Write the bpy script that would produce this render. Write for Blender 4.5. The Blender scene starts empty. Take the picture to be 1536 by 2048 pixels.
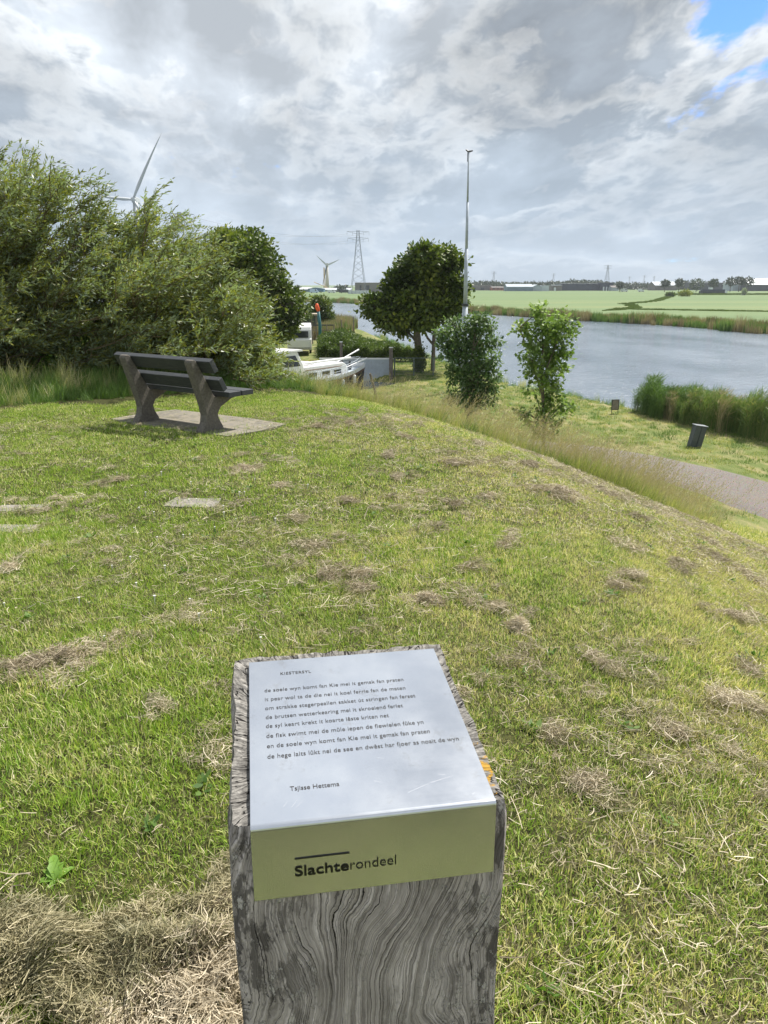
import bpy, math, random
import numpy as np
from mathutils import Vector, Matrix

# ------------------------------------------------------------------ camera, world, sun, exposure
SC = bpy.context.scene
COL = SC.collection
random.seed(7)
RNG = np.random.default_rng(11)
R = math.radians
PITCH = R(16.44)
FPX = 1539.0
CP, SP = math.cos(PITCH), math.sin(PITCH)

cam_d = bpy.data.cameras.new("camera")
cam = bpy.data.objects.new("camera", cam_d)
COL.objects.link(cam)
cam.location = (0, 0, 1.6)
cam.rotation_euler = (math.pi / 2 - PITCH, 0, 0)
cam_d.sensor_fit = 'VERTICAL'
cam_d.sensor_height = 34.6
cam_d.lens = 26.0
cam_d.clip_start = 0.05
cam_d.clip_end = 20000
SC.camera = cam

SUN_EL, SUN_AZ = R(56), R(42)       # azimuth from +Y towards +X
sun_d = bpy.data.lights.new("sun", 'SUN')
sun_d.energy = 5.0
sun_d.angle = R(1.6)
sun_d.color = (1.0, 0.95, 0.87)
sun = bpy.data.objects.new("sun", sun_d)
COL.objects.link(sun)
S_DIR = Vector((math.cos(SUN_EL) * math.sin(SUN_AZ), math.cos(SUN_EL) * math.cos(SUN_AZ), math.sin(SUN_EL)))
sun.rotation_euler = S_DIR.to_track_quat('Z', 'Y').to_euler()
sun.location = (0, 0, 60)

SC.view_settings.view_transform = 'Standard'
SC.view_settings.look = 'None'
SC.view_settings.gamma = 1
SC.view_settings.exposure = 0.52
SC.render.engine = 'CYCLES'
SC.cycles.max_bounces = 6
SC.cycles.diffuse_bounces = 3
SC.cycles.glossy_bounces = 3
SC.cycles.transmission_bounces = 3
SC.cycles.transparent_max_bounces = 4


class NT:
    """tiny node helper"""
    def __init__(s, tree):
        s.t = tree
        s.n = tree.nodes
        s.l = tree.links

    def new(s, typ, **kw):
        n = s.n.new(typ)
        for k, v in kw.items():
            setattr(n, k, v)
        return n

    def put(s, sock, v):
        if isinstance(v, bpy.types.NodeSocket):
            s.l.new(v, sock)
        elif v is not None:
            if hasattr(sock, 'default_value') and isinstance(v, (tuple, list)) and len(v) == 3 and sock.type == 'RGBA':
                v = (*v, 1)
            sock.default_value = v

    def m(s, op, a, b=None, c=None, clamp=False):
        n = s.new('ShaderNodeMath', operation=op)
        n.use_clamp = clamp
        s.put(n.inputs[0], a)
        if b is not None: s.put(n.inputs[1], b)
        if c is not None: s.put(n.inputs[2], c)
        return n.outputs[0]

    def v(s, op, a, b=None):
        n = s.new('ShaderNodeVectorMath', operation=op)
        s.put(n.inputs[0], a)
        if b is not None:
            s.put(n.inputs['Scale'] if op == 'SCALE' else n.inputs[1], b)
        return n.outputs['Value'] if op in ('DOT_PRODUCT', 'LENGTH', 'DISTANCE') else n.outputs[0]

    def mix(s, f, a, b, mode='MIX'):
        n = s.new('ShaderNodeMix', data_type='RGBA', blend_type=mode)
        s.put(n.inputs[0], f); s.put(n.inputs[6], a); s.put(n.inputs[7], b)
        return n.outputs[2]

    def noise(s, vec, scale, detail=4, rough=0.5, dist=0.0, out=0):
        n = s.new('ShaderNodeTexNoise')
        s.put(n.inputs['Vector'], vec)
        s.put(n.inputs['Scale'], scale); s.put(n.inputs['Detail'], detail)
        s.put(n.inputs['Roughness'], rough); s.put(n.inputs['Distortion'], dist)
        return n.outputs[out]

    def ss(s, v, lo, hi):
        n = s.new('ShaderNodeMapRange', interpolation_type='SMOOTHSTEP')
        s.put(n.inputs[0], v); s.put(n.inputs[1], lo); s.put(n.inputs[2], hi)
        return n.outputs[0]

    def ramp(s, f, stops):
        n = s.new('ShaderNodeValToRGB')
        e = n.color_ramp.elements
        while len(e) < len(stops): e.new(0.5)
        for el, (p, c) in zip(e, stops):
            el.position = p; el.color = (*c, 1)
        s.put(n.inputs[0], f)
        return n.outputs[0]

    def sep(s, v):
        n = s.new('ShaderNodeSeparateXYZ'); s.put(n.inputs[0], v); return n.outputs

    def comb(s, x, y, z):
        n = s.new('ShaderNodeCombineXYZ')
        s.put(n.inputs[0], x); s.put(n.inputs[1], y); s.put(n.inputs[2], z)
        return n.outputs[0]


# ---- world: Nishita sky seen through gaps of a broken cloud deck
world = bpy.data.worlds.new("World")
SC.world = world
world.use_nodes = True
w = NT(world.node_tree)
w.n.clear()
sky = w.new('ShaderNodeTexSky', sky_type='NISHITA')
sky.sun_disc = False
sky.sun_elevation = SUN_EL
sky.sun_rotation = SUN_AZ
sky.air_density = 1.0
sky.dust_density = 0.6
sky.ozone_density = 1.5
tc = w.new('ShaderNodeTexCoord')
dirv = tc.outputs['Generated']
dx, dy, dz = w.sep(dirv)
hz = w.m('MAXIMUM', dz, 0.0)
u = w.m('DIVIDE', w.m('MULTIPLY', w.m('ADD', dx, w.m('MULTIPLY', dy, 0.12)), 1.7), w.m('ADD', hz, 0.48))
vv = w.m('MULTIPLY', w.m('LOGARITHM', w.m('ADD', hz, 0.10), 2.718), 1.15)
uv = w.comb(u, vv, w.m('MULTIPLY', dy, 0.3))
warp = w.noise(uv, 2.2, 4, 0.55, 0, out=1)
warp = w.v('SCALE', w.v('SUBTRACT', warp, (0.5, 0.5, 0.5)), 0.20)
uvw = w.v('ADD', uv, warp)
big = w.noise(w.v('ADD', uvw, (3.1, 0.4, 0)), 0.9, 3, 0.5)
n1 = w.noise(w.v('ADD', uvw, (7.3, 2.1, 0)), 2.0, 9, 0.58)
n1o = w.noise(w.v('ADD', uvw, (7.3 + 0.10, 2.1 + 0.10, 0)), 2.0, 5, 0.5)
n2 = w.noise(w.v('ADD', uvw, (1.3, 9.1, 0)), 4.4, 8, 0.6)
lit = w.m('MULTIPLY', w.m('SUBTRACT', n1, n1o), 5.0)
base_c = w.mix(w.ss(big, 0.38, 0.62), (4.15, 4.75, 5.45), (5.9, 6.45, 7.1))
colA = w.mix(w.ss(n1, 0.49, 0.60), (7.8, 8.1, 8.3), (3.2, 3.65, 4.2))
cl1 = w.mix(w.m('MULTIPLY', w.ss(n1, 0.465, 0.53), 0.88), base_c, colA)
colB = w.mix(w.ss(n2, 0.56, 0.68), (8.2, 8.3, 8.4), (4.3, 4.65, 5.1))
cl2 = w.mix(w.m('MULTIPLY', w.ss(n2, 0.53, 0.60), 0.40), cl1, colB)
sh = w.m('ADD', w.m('MULTIPLY', lit, 0.42), 0.96)
sh = w.m('MINIMUM', w.m('MAXIMUM', sh, 0.74), 1.25)
cloud = w.v('SCALE', cl2, w.m('MULTIPLY', sh, 0.84))
# low bluish layer near the horizon
hzf = w.ss(dz, 0.26, 0.0)
cloud = w.mix(w.m('MULTIPLY', hzf, 0.66), cloud, (3.7, 4.65, 5.75))
hole_n = w.noise(w.v('ADD', uv, (3.7, 5.2, 0)), 3.0, 8, 0.6)
SKY_D = 0
hd = w.v('DOT_PRODUCT', dirv, tuple(Vector((0.505, 1.143, 0.350)).normalized()))
hole = w.m('ADD', hole_n, w.m('MULTIPLY', w.ss(hd, 0.993, 1.0), 0.175))
hole = w.ss(hole, 0.665, 0.77)
skyc = w.mix(1.0, sky.outputs[0], (0.50, 0.80, 1.40), 'MULTIPLY')
allc = w.mix(hole, cloud, skyc)
bg = w.new('ShaderNodeBackground')
w.put(bg.inputs[0], allc)
bg.inputs[1].default_value = 0.098
wo = w.new('ShaderNodeOutputWorld')
w.l.new(bg.outputs[0], wo.inputs[0])


# ------------------------------------------------------------------ helpers: layout
def at(px, Y, z):
    return (px - 768) / FPX * (Y * CP - (z - 1.6) * SP)

def zat(py, Y):
    return 1.6 + Y * math.tan(math.atan((1024 - py) / FPX) - PITCH)

def P3(px, py, Y):
    z = zat(py, Y)
    return Vector((at(px, Y, z), Y, z))


# ------------------------------------------------------------------ helpers: objects
def tag(o, label=None, cat=None, group=None, kind=None):
    if label: o['label'] = label
    if cat: o['category'] = cat
    if group: o['group'] = group
    if kind: o['kind'] = kind
    return o

def empty(name, loc, rz=0, label=None, cat=None, group=None):
    o = bpy.data.objects.new(name, None)
    COL.objects.link(o)
    o.location = loc
    o.rotation_euler = (0, 0, rz)
    o.empty_display_size = 0.2
    tag(o, label, cat, group)
    return o

def mkobj(name, me, mat=None, parent=None):
    o = bpy.data.objects.new(name, me)
    COL.objects.link(o)
    if mat: me.materials.append(mat)
    if parent: o.parent = parent
    return o

def copy_tree(o, parent=None):
    c = o.copy()
    COL.objects.link(c)
    if parent: c.parent = parent
    for ch in list(o.children):
        copy_tree(ch, c)
    return c

class MB:
    """collects simple solids in one mesh"""
    def __init__(s): s.v = []; s.f = []
    def add(s, vs, fs):
        b = len(s.v)
        s.v += [tuple(p) for p in vs]
        s.f += [tuple(b + i for i in f) for f in fs]
        return s
    def box(s, lo, hi, M=None):
        x0, y0, z0 = lo; x1, y1, z1 = hi
        vs = [(x0, y0, z0), (x1, y0, z0), (x1, y1, z0), (x0, y1, z0), (x0, y0, z1), (x1, y0, z1), (x1, y1, z1), (x0, y1, z1)]
        if M: vs = [M @ Vector(p) for p in vs]
        return s.add(vs, [(0, 3, 2, 1), (4, 5, 6, 7), (0, 1, 5, 4), (1, 2, 6, 5), (2, 3, 7, 6), (3, 0, 4, 7)])
    def tube(s, pts, radii, n=6, caps=True):
        pts = [Vector(p) for p in pts]
        if not hasattr(radii, '__len__'): radii = [radii] * len(pts)
        vs = []; fs = []
        for i, p in enumerate(pts):
            d = (pts[min(i + 1, len(pts) - 1)] - pts[max(i - 1, 0)])
            if d.length < 1e-9: d = Vector((0, 0, 1))
            d.normalize()
            a = d.cross(Vector((0.13, 0.31, 0.94)) if abs(d.z) < 0.9 else Vector((1, 0.1, 0))).normalized()
            b = d.cross(a)
            for k in range(n):
                t = 2 * math.pi * k / n
                vs.append(p + (a * math.cos(t) + b * math.sin(t)) * radii[i])
        for i in range(len(pts) - 1):
            for k in range(n):
                k2 = (k + 1) % n
                fs.append((i * n + k, i * n + k2, (i + 1) * n + k2, (i + 1) * n + k))
        if caps:
            fs.append(tuple(range(n - 1, -1, -1)))
            fs.append(tuple((len(pts) - 1) * n + k for k in range(n)))
        return s.add(vs, fs)
    def prism(s, poly, a0, a1, axes='yz', M=None):
        """poly in the plane of `axes`, extruded along the remaining axis a0..a1"""
        n = len(poly)
        def mk(p, a):
            if axes == 'yz': q = (a, p[0], p[1])
            elif axes == 'xz': q = (p[0], a, p[1])
            else: q = (p[0], p[1], a)
            return M @ Vector(q) if M else q
        vs = [mk(p, a0) for p in poly] + [mk(p, a1) for p in poly]
        fs = [tuple(range(n)), tuple(range(2 * n - 1, n - 1, -1))]
        fs += [((i + 1) % n, i, n + i, n + (i + 1) % n) for i in range(n)]
        return s.add(vs, fs)
    def mesh(s, name):
        me = bpy.data.meshes.new(name)
        me.from_pydata(s.v, [], s.f)
        import bmesh
        bm = bmesh.new(); bm.from_mesh(me)
        bmesh.ops.recalc_face_normals(bm, faces=bm.faces)
        bm.to_mesh(me); bm.free()
        return me
    def build(s, name, mat, parent=None, bevel=0, smooth=False):
        me = s.mesh(name)
        o = mkobj(name, me, mat, parent)
        if smooth:
            me.polygons.foreach_set('use_smooth', [True] * len(me.polygons))
        if bevel:
            b = o.modifiers.new('bevel', 'BEVEL'); b.width = bevel; b.segments = 2; b.limit_method = 'ANGLE'
        return o

def np_mesh(name, V, polys_tpl, nper, attrs=None, smooth=False):
    """V (N*nper,3); polys_tpl list of index tuples repeated for each of N items"""
    N = len(V) // nper
    me = bpy.data.meshes.new(name)
    me.vertices.add(len(V))
    me.vertices.foreach_set('co', np.asarray(V, dtype=np.float32).ravel())
    base = np.arange(N) * nper
    loops = []; tot = []
    for t in polys_tpl:
        tot.append(len(t))
    tpl = np.concatenate([np.array(t) for t in polys_tpl])
    L = (base[:, None] + tpl[None, :]).ravel()
    tot = np.tile(np.array(tot), N)
    me.loops.add(len(L))
    me.loops.foreach_set('vertex_index', L.astype(np.int32))
    me.polygons.add(len(tot))
    starts = np.concatenate([[0], np.cumsum(tot)[:-1]])
    me.polygons.foreach_set('loop_start', starts.astype(np.int32))
    try: me.polygons.foreach_set('loop_total', tot.astype(np.int32))
    except Exception: pass
    if smooth: me.polygons.foreach_set('use_smooth', np.ones(len(tot), dtype=bool))
    me.update(calc_edges=True)
    for k, arr in (attrs or {}).items():
        a = me.attributes.new(k, 'FLOAT', 'POINT')
        a.data.foreach_set('value', np.repeat(np.asarray(arr, dtype=np.float32), nper))
    return me

def unit(a):
    return a / np.maximum(np.linalg.norm(a, axis=-1, keepdims=True), 1e-9)

def rand_dirs(n, rng=RNG):
    return unit(rng.normal(size=(n, 3)))

LEAF_T = {
    'lance': ([(0, 0, 0), (.35, .5, .02), (1, 0, 0), (.35, -.5, .02)], [(0, 1, 2, 3)]),
    'oval': ([(0, 0, 0), (.3, .5, .06), (.75, .38, .03), (1, 0, -.1), (.75, -.38, .03), (.3, -.5, .06)], [(0, 1, 2, 3, 4, 5)]),
    'lobed': ([(0, 0, 0), (.12, .42, .05), (.42, .30, .0), (.62, .55, -.04), (.72, .2, -.02), (1, 0, -.14), (.72, -.2, -.02), (.62, -.55, -.04), (.42, -.30, 0), (.12, -.42, .05)],
              [(0, 1, 2, 8, 9), (2, 3, 4, 6, 7, 8), (4, 5, 6)]),
}

def leaf_mesh(name, P, D, Wd, L, W, tpl='lance'):
    """P base points, D directions, Wd rough width directions, lengths, widths"""
    T, F = LEAF_T[tpl]
    D = unit(D); Sx = unit(np.cross(D, Wd)); Nn = np.cross(D, Sx)
    k = len(T)
    V = np.empty((len(P), k, 3))
    for i, (a, b, c) in enumerate(T):
        V[:, i] = P + D * (L * a)[:, None] + Sx * (W * b)[:, None] + Nn * (L * c)[:, None]
    return np_mesh(name, V.reshape(-1, 3), F, k, {'rnd': RNG.random(len(P))})

def ribbons(P, az, lean, h, wd, bend, segs=3, rnd=None, name='blades'):
    """upright blades: base P, azimuth az, initial lean angle, height h, width wd, bend angle"""
    n = len(P)
    V = np.empty((n, segs * 2 + 1, 3))
    ca, sa = np.cos(az), np.sin(az)
    tw = az + math.pi / 2 + RNG.uniform(-.7, .7, n)
    sx, sy = np.cos(tw), np.sin(tw)
    pos = P.copy()
    ang = lean.copy()
    for i in range(segs):
        f = 1 - (i / segs) ** 1.6 * 0.75
        off = np.stack([sx, sy, np.zeros(n)], 1) * (wd * 0.5 * f)[:, None]
        V[:, 2 * i] = pos - off; V[:, 2 * i + 1] = pos + off
        st = h / segs
        pos = pos + np.stack([np.sin(ang) * ca, np.sin(ang) * sa, np.cos(ang)], 1) * st[:, None]
        ang = ang + bend / segs
    V[:, 2 * segs] = pos
    F = [(2 * i, 2 * i + 1, 2 * i + 3, 2 * i + 2) for i in range(segs - 1)] + [(2 * segs - 2, 2 * segs - 1, 2 * segs)]
    return np_mesh(name, V.reshape(-1, 3), F, segs * 2 + 1, {'rnd': rnd if rnd is not None else RNG.random(n)})

def straws(P, az, tilt, L, wd, curl, rnd=None, name='straw', segs=3):
    """lying stems centred at P"""
    n = len(P)
    V = np.empty((n, (segs + 1) * 2, 3))
    a = az - curl / 2
    pos = P.copy()
    st = L / segs
    pts = [pos]
    for i in range(segs):
        d = np.stack([np.cos(a) * np.cos(tilt), np.sin(a) * np.cos(tilt), np.sin(tilt)], 1)
        pos = pos + d * st[:, None]; pts.append(pos); a = a + curl / segs
    mid = sum(pts) / len(pts)
    for i in range(segs + 1):
        q = pts[i] - mid + P
        r = RNG.uniform(0, math.pi, n) if i == 0 else r
        off = np.stack([-np.sin(az) * np.cos(r), np.cos(az) * np.cos(r), np.sin(r)], 1) * (wd / 2)[:, None]
        V[:, 2 * i] = q - off; V[:, 2 * i + 1] = q + off
    F = [(2 * i, 2 * i + 1, 2 * i + 3, 2 * i + 2) for i in range(segs)]
    return np_mesh(name, V.reshape(-1, 3), F, (segs + 1) * 2, {'rnd': rnd if rnd is not None else RNG.random(n)})

_gn = {}
def scatter(name, P, Rot, S, protos, label=None, cat=None, kind='stuff'):
    """ground cover: many small plants of one mass, instanced on the points"""
    coll = bpy.data.collections.new(name + "_kinds")
    for i, (me, mat) in enumerate(protos):
        o = bpy.data.objects.new("%s_kind_%02d" % (name, i), me)
        if mat and not me.materials: me.materials.append(mat)
        coll.objects.link(o)
    me = bpy.data.meshes.new(name)
    me.vertices.add(len(P))
    me.vertices.foreach_set('co', np.asarray(P, dtype=np.float32).ravel())
    a = me.attributes.new('rot', 'FLOAT_VECTOR', 'POINT'); a.data.foreach_set('vector', np.asarray(Rot, dtype=np.float32).ravel())
    a = me.attributes.new('scl', 'FLOAT', 'POINT'); a.data.foreach_set('value', np.asarray(S, dtype=np.float32))
    a = me.attributes.new('idx', 'INT', 'POINT'); a.data.foreach_set('value', RNG.integers(0, len(protos), len(P)).astype(np.int32))
    ng = bpy.data.node_groups.new(name + "_nodes", 'GeometryNodeTree')
    ng.interface.new_socket("Geometry", in_out='INPUT', socket_type='NodeSocketGeometry')
    ng.interface.new_socket("Geometry", in_out='OUTPUT', socket_type='NodeSocketGeometry')
    N = ng.nodes; Lk = ng.links
    gi = N.new('NodeGroupInput'); go = N.new('NodeGroupOutput')
    iop = N.new('GeometryNodeInstanceOnPoints')
    ci = N.new('GeometryNodeCollectionInfo')
    ci.inputs[0].default_value = coll
    ci.inputs['Separate Children'].default_value = True
    ci.inputs['Reset Children'].default_value = True
    def na(nm, ty):
        q = N.new('GeometryNodeInputNamedAttribute'); q.data_type = ty; q.inputs[0].default_value = nm
        return [o for o in q.outputs if o.enabled][0]
    Lk.new(gi.outputs[0], iop.inputs['Points'])
    Lk.new(ci.outputs[0], iop.inputs['Instance'])
    iop.inputs['Pick Instance'].default_value = True
    Lk.new(na('idx', 'INT'), iop.inputs['Instance Index'])
    e2r = N.new('FunctionNodeEulerToRotation')
    Lk.new(na('rot', 'FLOAT_VECTOR'), e2r.inputs[0])
    Lk.new(e2r.outputs[0], iop.inputs['Rotation'])
    Lk.new(na('scl', 'FLOAT'), iop.inputs['Scale'])
    Lk.new(iop.outputs[0], go.inputs[0])
    o = mkobj(name, me)
    md = o.modifiers.new('scatter', 'NODES'); md.node_group = ng
    tag(o, label, cat, None, kind)
    return o


# ------------------------------------------------------------------ helpers: materials
def newmat(name):
    m = bpy.data.materials.new(name)
    m.use_nodes = True
    t = NT(m.node_tree)
    t.n.clear()
    t.out = t.new('ShaderNodeOutputMaterial')
    return m, t

def principled(t, col, rough=0.6, metal=0.0, spec=0.5, normal=None):
    b = t.new('ShaderNodeBsdfPrincipled')
    t.put(b.inputs['Base Color'], col)
    t.put(b.inputs['Roughness'], rough)
    t.put(b.inputs['Metallic'], metal)
    t.put(b.inputs['Specular IOR Level'], spec)
    if normal is not None: t.put(b.inputs['Normal'], normal)
    return b

def bump(t, h, strength=0.3, dist=0.01):
    b = t.new('ShaderNodeBump')
    t.put(b.inputs['Height'], h)
    b.inputs['Strength'].default_value = strength
    b.inputs['Distance'].default_value = dist
    return b.outputs[0]

def simple(name, col, rough=0.6, metal=0.0, var=0.18, scale=6.0, spec=0.5, bmp=0.0, coord='Object', dirt=None):
    m, t = newmat(name)
    c = t.new('ShaderNodeTexCoord').outputs[coord]
    n = t.noise(c, scale, 6, 0.6)
    lo = tuple(x * (1 - var) for x in col); hi = tuple(min(1, x * (1 + var)) for x in col)
    cc = t.mix(t.ss(n, 0.3, 0.7), lo, hi)
    if dirt:
        n2 = t.noise(c, scale * 2.7, 7, 0.65)
        cc = t.mix(t.m('MULTIPLY', t.ss(n2, 0.52, 0.72), 0.7), cc, dirt)
    nm = bump(t, t.noise(c, scale * 6, 5, 0.6), bmp, 0.01) if bmp else None
    b = principled(t, cc, rough, metal, spec, nm)
    t.l.new(b.outputs[0], t.out.inputs[0])
    return m

def leafmat(name, stops, under=None, transl=0.35, spec=0.3, rough=0.5, nscale=0.8, tcol=(1.15, 1.3, 0.5)):
    """stops: colour ramp driven by the leaf's own random value and a slow noise over the plant"""
    m, t = newmat(name)
    at_ = t.new('ShaderNodeAttribute', attribute_name='rnd').outputs['Fac']
    pos = t.new('ShaderNodeNewGeometry')
    n = t.noise(pos.outputs['Position'], nscale, 3, 0.5)
    f = t.m('ADD', t.m('MULTIPLY', at_, 0.55), t.m('MULTIPLY', t.ss(n, 0.3, 0.7), 0.45))
    c = t.ramp(f, stops)
    if under:
        c = t.mix(pos.outputs['Backfacing'], c, under)
    b = principled(t, c, rough, 0, spec)
    tr = t.new('ShaderNodeBsdfTranslucent')
    t.put(tr.inputs[0], t.mix(1.0, c, tcol, 'MULTIPLY'))
    mx = t.new('ShaderNodeMixShader')
    mx.inputs[0].default_value = transl
    t.l.new(b.outputs[0], mx.inputs[1]); t.l.new(tr.outputs[0], mx.inputs[2])
    t.l.new(mx.outputs[0], t.out.inputs[0])
    return m

def lawn_factor(t, pos):
    """0 fresh green .. 1 dry straw, from where on the mound it grows (drier down the right flank)"""
    x, y, z = t.sep(pos)
    n1 = t.noise(pos, 0.8, 5, 0.65)
    n2 = t.noise(pos, 3.6, 5, 0.65)
    f = t.m('ADD', t.m('MULTIPLY', n1, 1.3), t.m('MULTIPLY', n2, 1.1))
    f = t.m('ADD', f, t.m('MULTIPLY', t.ss(x, -2.2, 3.2), 0.50))
    return t.m('SUBTRACT', f, 0.98, clamp=True)

# lawn blades
m, t = newmat("lawn_blade")
rn = t.new('ShaderNodeAttribute', attribute_name='rnd').outputs['Fac']
oi = t.new('ShaderNodeObjectInfo').outputs['Random']
pos = t.new('ShaderNodeNewGeometry').outputs['Position']
lf = lawn_factor(t, pos)
g1 = t.ramp(t.m('ADD', t.m('MULTIPLY', rn, 0.7), t.m('MULTIPLY', oi, 0.3)),
            [(0.0, (0.11, 0.21, 0.025)), (0.35, (0.23, 0.38, 0.045)), (0.7, (0.41, 0.53, 0.08)), (1.0, (0.64, 0.70, 0.19))])
g2 = t.ramp(rn, [(0.0, (0.32, 0.38, 0.09)), (0.4, (0.58, 0.60, 0.19)), (0.7, (0.76, 0.67, 0.37)), (1.0, (0.88, 0.80, 0.55))])
dryf = t.ss(t.m('ADD', t.m('MULTIPLY', lf, 1.15), t.m('MULTIPLY', t.m('SUBTRACT', rn, 0.5), 0.9)), 0.25, 0.85)
c = t.mix(dryf, g1, g2)
b = principled(t, c, 0.5, 0, 0.25)
tr = t.new('ShaderNodeBsdfTranslucent'); t.put(tr.inputs[0], t.mix(1.0, c, (1.1, 1.15, 0.6), 'MULTIPLY'))
mx = t.new('ShaderNodeMixShader'); mx.inputs[0].default_value = 0.35
t.l.new(b.outputs[0], mx.inputs[1]); t.l.new(tr.outputs[0], mx.inputs[2]); t.l.new(mx.outputs[0], t.out.inputs[0])
M_BLADE = m

M_STRAW = leafmat("dry_straw", [(0.0, (0.19, 0.155, 0.105)), (0.35, (0.38, 0.32, 0.22)), (0.7, (0.60, 0.52, 0.38)), (1.0, (0.86, 0.78, 0.60))], transl=0.12, nscale=2.5, tcol=(1, 1, .9))
M_STRAWG = leafmat("green_hay", [(0.0, (0.10, 0.105, 0.05)), (0.35, (0.22, 0.205, 0.11)), (0.7, (0.42, 0.37, 0.22)), (1.0, (0.74, 0.66, 0.45))], transl=0.12, nscale=3.5, tcol=(1, 1, .8))
M_TALL = leafmat("tall_grass_blade", [(0.0, (0.14, 0.20, 0.055)), (0.3, (0.27, 0.32, 0.11)), (0.55, (0.45, 0.43, 0.20)), (0.8, (0.62, 0.54, 0.33)), (1.0, (0.75, 0.66, 0.46))], transl=0.35, nscale=0.35)
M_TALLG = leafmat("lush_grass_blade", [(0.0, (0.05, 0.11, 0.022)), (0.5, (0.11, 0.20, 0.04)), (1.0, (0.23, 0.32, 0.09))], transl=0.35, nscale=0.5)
M_SEED = leafmat("seed_head", [(0.0, (0.36, 0.29, 0.18)), (1.0, (0.62, 0.53, 0.37))], transl=0.2, nscale=0.6)
M_REED = leafmat("reed_leaf", [(0.0, (0.07, 0.13, 0.04)), (0.45, (0.13, 0.22, 0.07)), (0.8, (0.22, 0.29, 0.11)), (1.0, (0.42, 0.37, 0.22))], transl=0.3, nscale=0.25)
M_REEDT = leafmat("old_reed", [(0.0, (0.20, 0.16, 0.10)), (0.5, (0.34, 0.28, 0.18)), (1.0, (0.50, 0.42, 0.29))], transl=0.2, nscale=0.25)

# ------------------------------------------------------------------ terrain
CX, CY, R1, HW, HS = -11.70, 4.74, 13.37, 0.55, 0.435
BASE = -4.3
WZ = -4.7
NEAR = np.array([(34, -25), (24, 10), (19.6, 22), (17.0, 29), (15.3, 34), (13.6, 38.5), (12.0, 42), (10.7, 46), (8.8, 48.3), (7.7, 53.6), (6.4, 58.3), (5.5, 64.8), (3.1, 77.3), (0.7, 92),
                 (-1.9, 109), (-5.2, 122), (-8.4, 133), (-13, 146), (-30, 165), (-70, 190), (-160, 230)], float)
FARB = np.array([(120, 65), (70, 92), (51.4, 105.6), (48.8, 122), (44.7, 133), (35.8, 148.5), (25.4, 173.5), (19.8, 187), (14, 215), (7, 240), (-4.8, 272), (-20.8, 300), (-45, 322), (-90, 350), (-170, 390)], float)

def pl_signed(PX, PY, L):
    """distance to a polyline, positive on its right-hand side"""
    best = np.full(PX.shape, 1e9); sg = np.ones(PX.shape)
    for (x0, y0), (x1, y1) in zip(L[:-1], L[1:]):
        dx_, dy_ = x1 - x0, y1 - y0
        tt = np.clip(((PX - x0) * dx_ + (PY - y0) * dy_) / (dx_ * dx_ + dy_ * dy_), 0, 1)
        qx, qy = x0 + tt * dx_, y0 + tt * dy_
        d = np.hypot(PX - qx, PY - qy)
        cr = dx_ * (PY - y0) - dy_ * (PX - x0)
        u_ = d < best
        best = np.where(u_, d, best); sg = np.where(u_, np.where(cr < 0, 1, -1), sg)
    return best * sg

BOW = Vector((-1.45, 50.0)); STERN = Vector((-7.0, 42.0))
def basin(PX, PY):
    ax = (BOW - STERN).normalized()
    c = (BOW + STERN) / 2
    uu = (PX - c.x) * ax.x + (PY - c.y) * ax.y
    vv_ = -(PX - c.x) * ax.y + (PY - c.y) * ax.x
    return np.maximum(np.abs(uu) - 7.5, np.abs(vv_) - 2.4)

def terrain(PX, PY):
    PX = np.asarray(PX, float); PY = np.asarray(PY, float)
    r = np.hypot(PX - CX, PY - CY)
    h = -HS * (np.sqrt((r - R1) ** 2 + HW * HW) + (r - R1)) / 2
    k = 0.55
    z = np.logaddexp(h / k, BASE / k) * k            # smooth floor
    z += 0.02 * np.sin(PX * 1.9 + 0.6 * np.sin(PY * 1.3)) * np.sin(PY * 1.6 + 0.8) * np.clip(np.hypot(PX, PY) / 3 - .5, 0, 1)
    near = pl_signed(PX, PY, NEAR)                   # positive towards the river
    far = pl_signed(PX, PY, FARB)                    # positive beyond the far bank
    inriv = np.minimum(near, -far)
    bed = np.clip((inriv + 1.3) / 1.8, 0, 1)
    z = z - bed * 1.3 * (near > -1.4) * (far < 1.4)
    bs = basin(PX, PY)
    z = z - np.clip((0.3 - bs) / 1.0, 0, 1) * 1.3
    return z

def axis_coords(spec):
    out = [spec[0][0]]
    for a, b_, st in spec:
        n = max(1, int(round((b_ - a) / st)))
        out += list(np.linspace(a, b_, n + 1)[1:])
    return np.array(out)

gx = axis_coords([(-9000, -2000, 700), (-2000, -400, 100), (-400, -100, 15), (-100, -30, 3.5), (-30, -12, .9), (-12, 18, .3), (18, 60, .9), (60, 130, 3), (130, 500, 15), (500, 2000, 100), (2000, 9000, 700)])
gy = axis_coords([(-600, -60, 60), (-60, -6, 4), (-6, 32, .3), (32, 70, .8), (70, 160, 1.6), (160, 420, 5), (420, 1200, 30), (1200, 3000, 150), (3000, 12000, 900)])
GX, GY = np.meshgrid(gx, gy)
GZ = terrain(GX, GY)
nx, ny = len(gx), len(gy)
V = np.stack([GX.ravel(), GY.ravel(), GZ.ravel()], 1)
ii = (np.arange(ny - 1)[:, None] * nx + np.arange(nx - 1)[None, :]).ravel()
Lq = np.stack([ii, ii + 1, ii + nx + 1, ii + nx], 1)
me = bpy.data.meshes.new("ground")
me.vertices.add(len(V)); me.vertices.foreach_set('co', V.astype(np.float32).ravel())
me.loops.add(Lq.size); me.loops.foreach_set('vertex_index', Lq.ravel().astype(np.int32))
me.polygons.add(len(Lq)); me.polygons.foreach_set('loop_start', (np.arange(len(Lq)) * 4).astype(np.int32))
me.polygons.foreach_set('use_smooth', np.ones(len(Lq), dtype=bool))
me.update(calc_edges=True)
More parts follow.
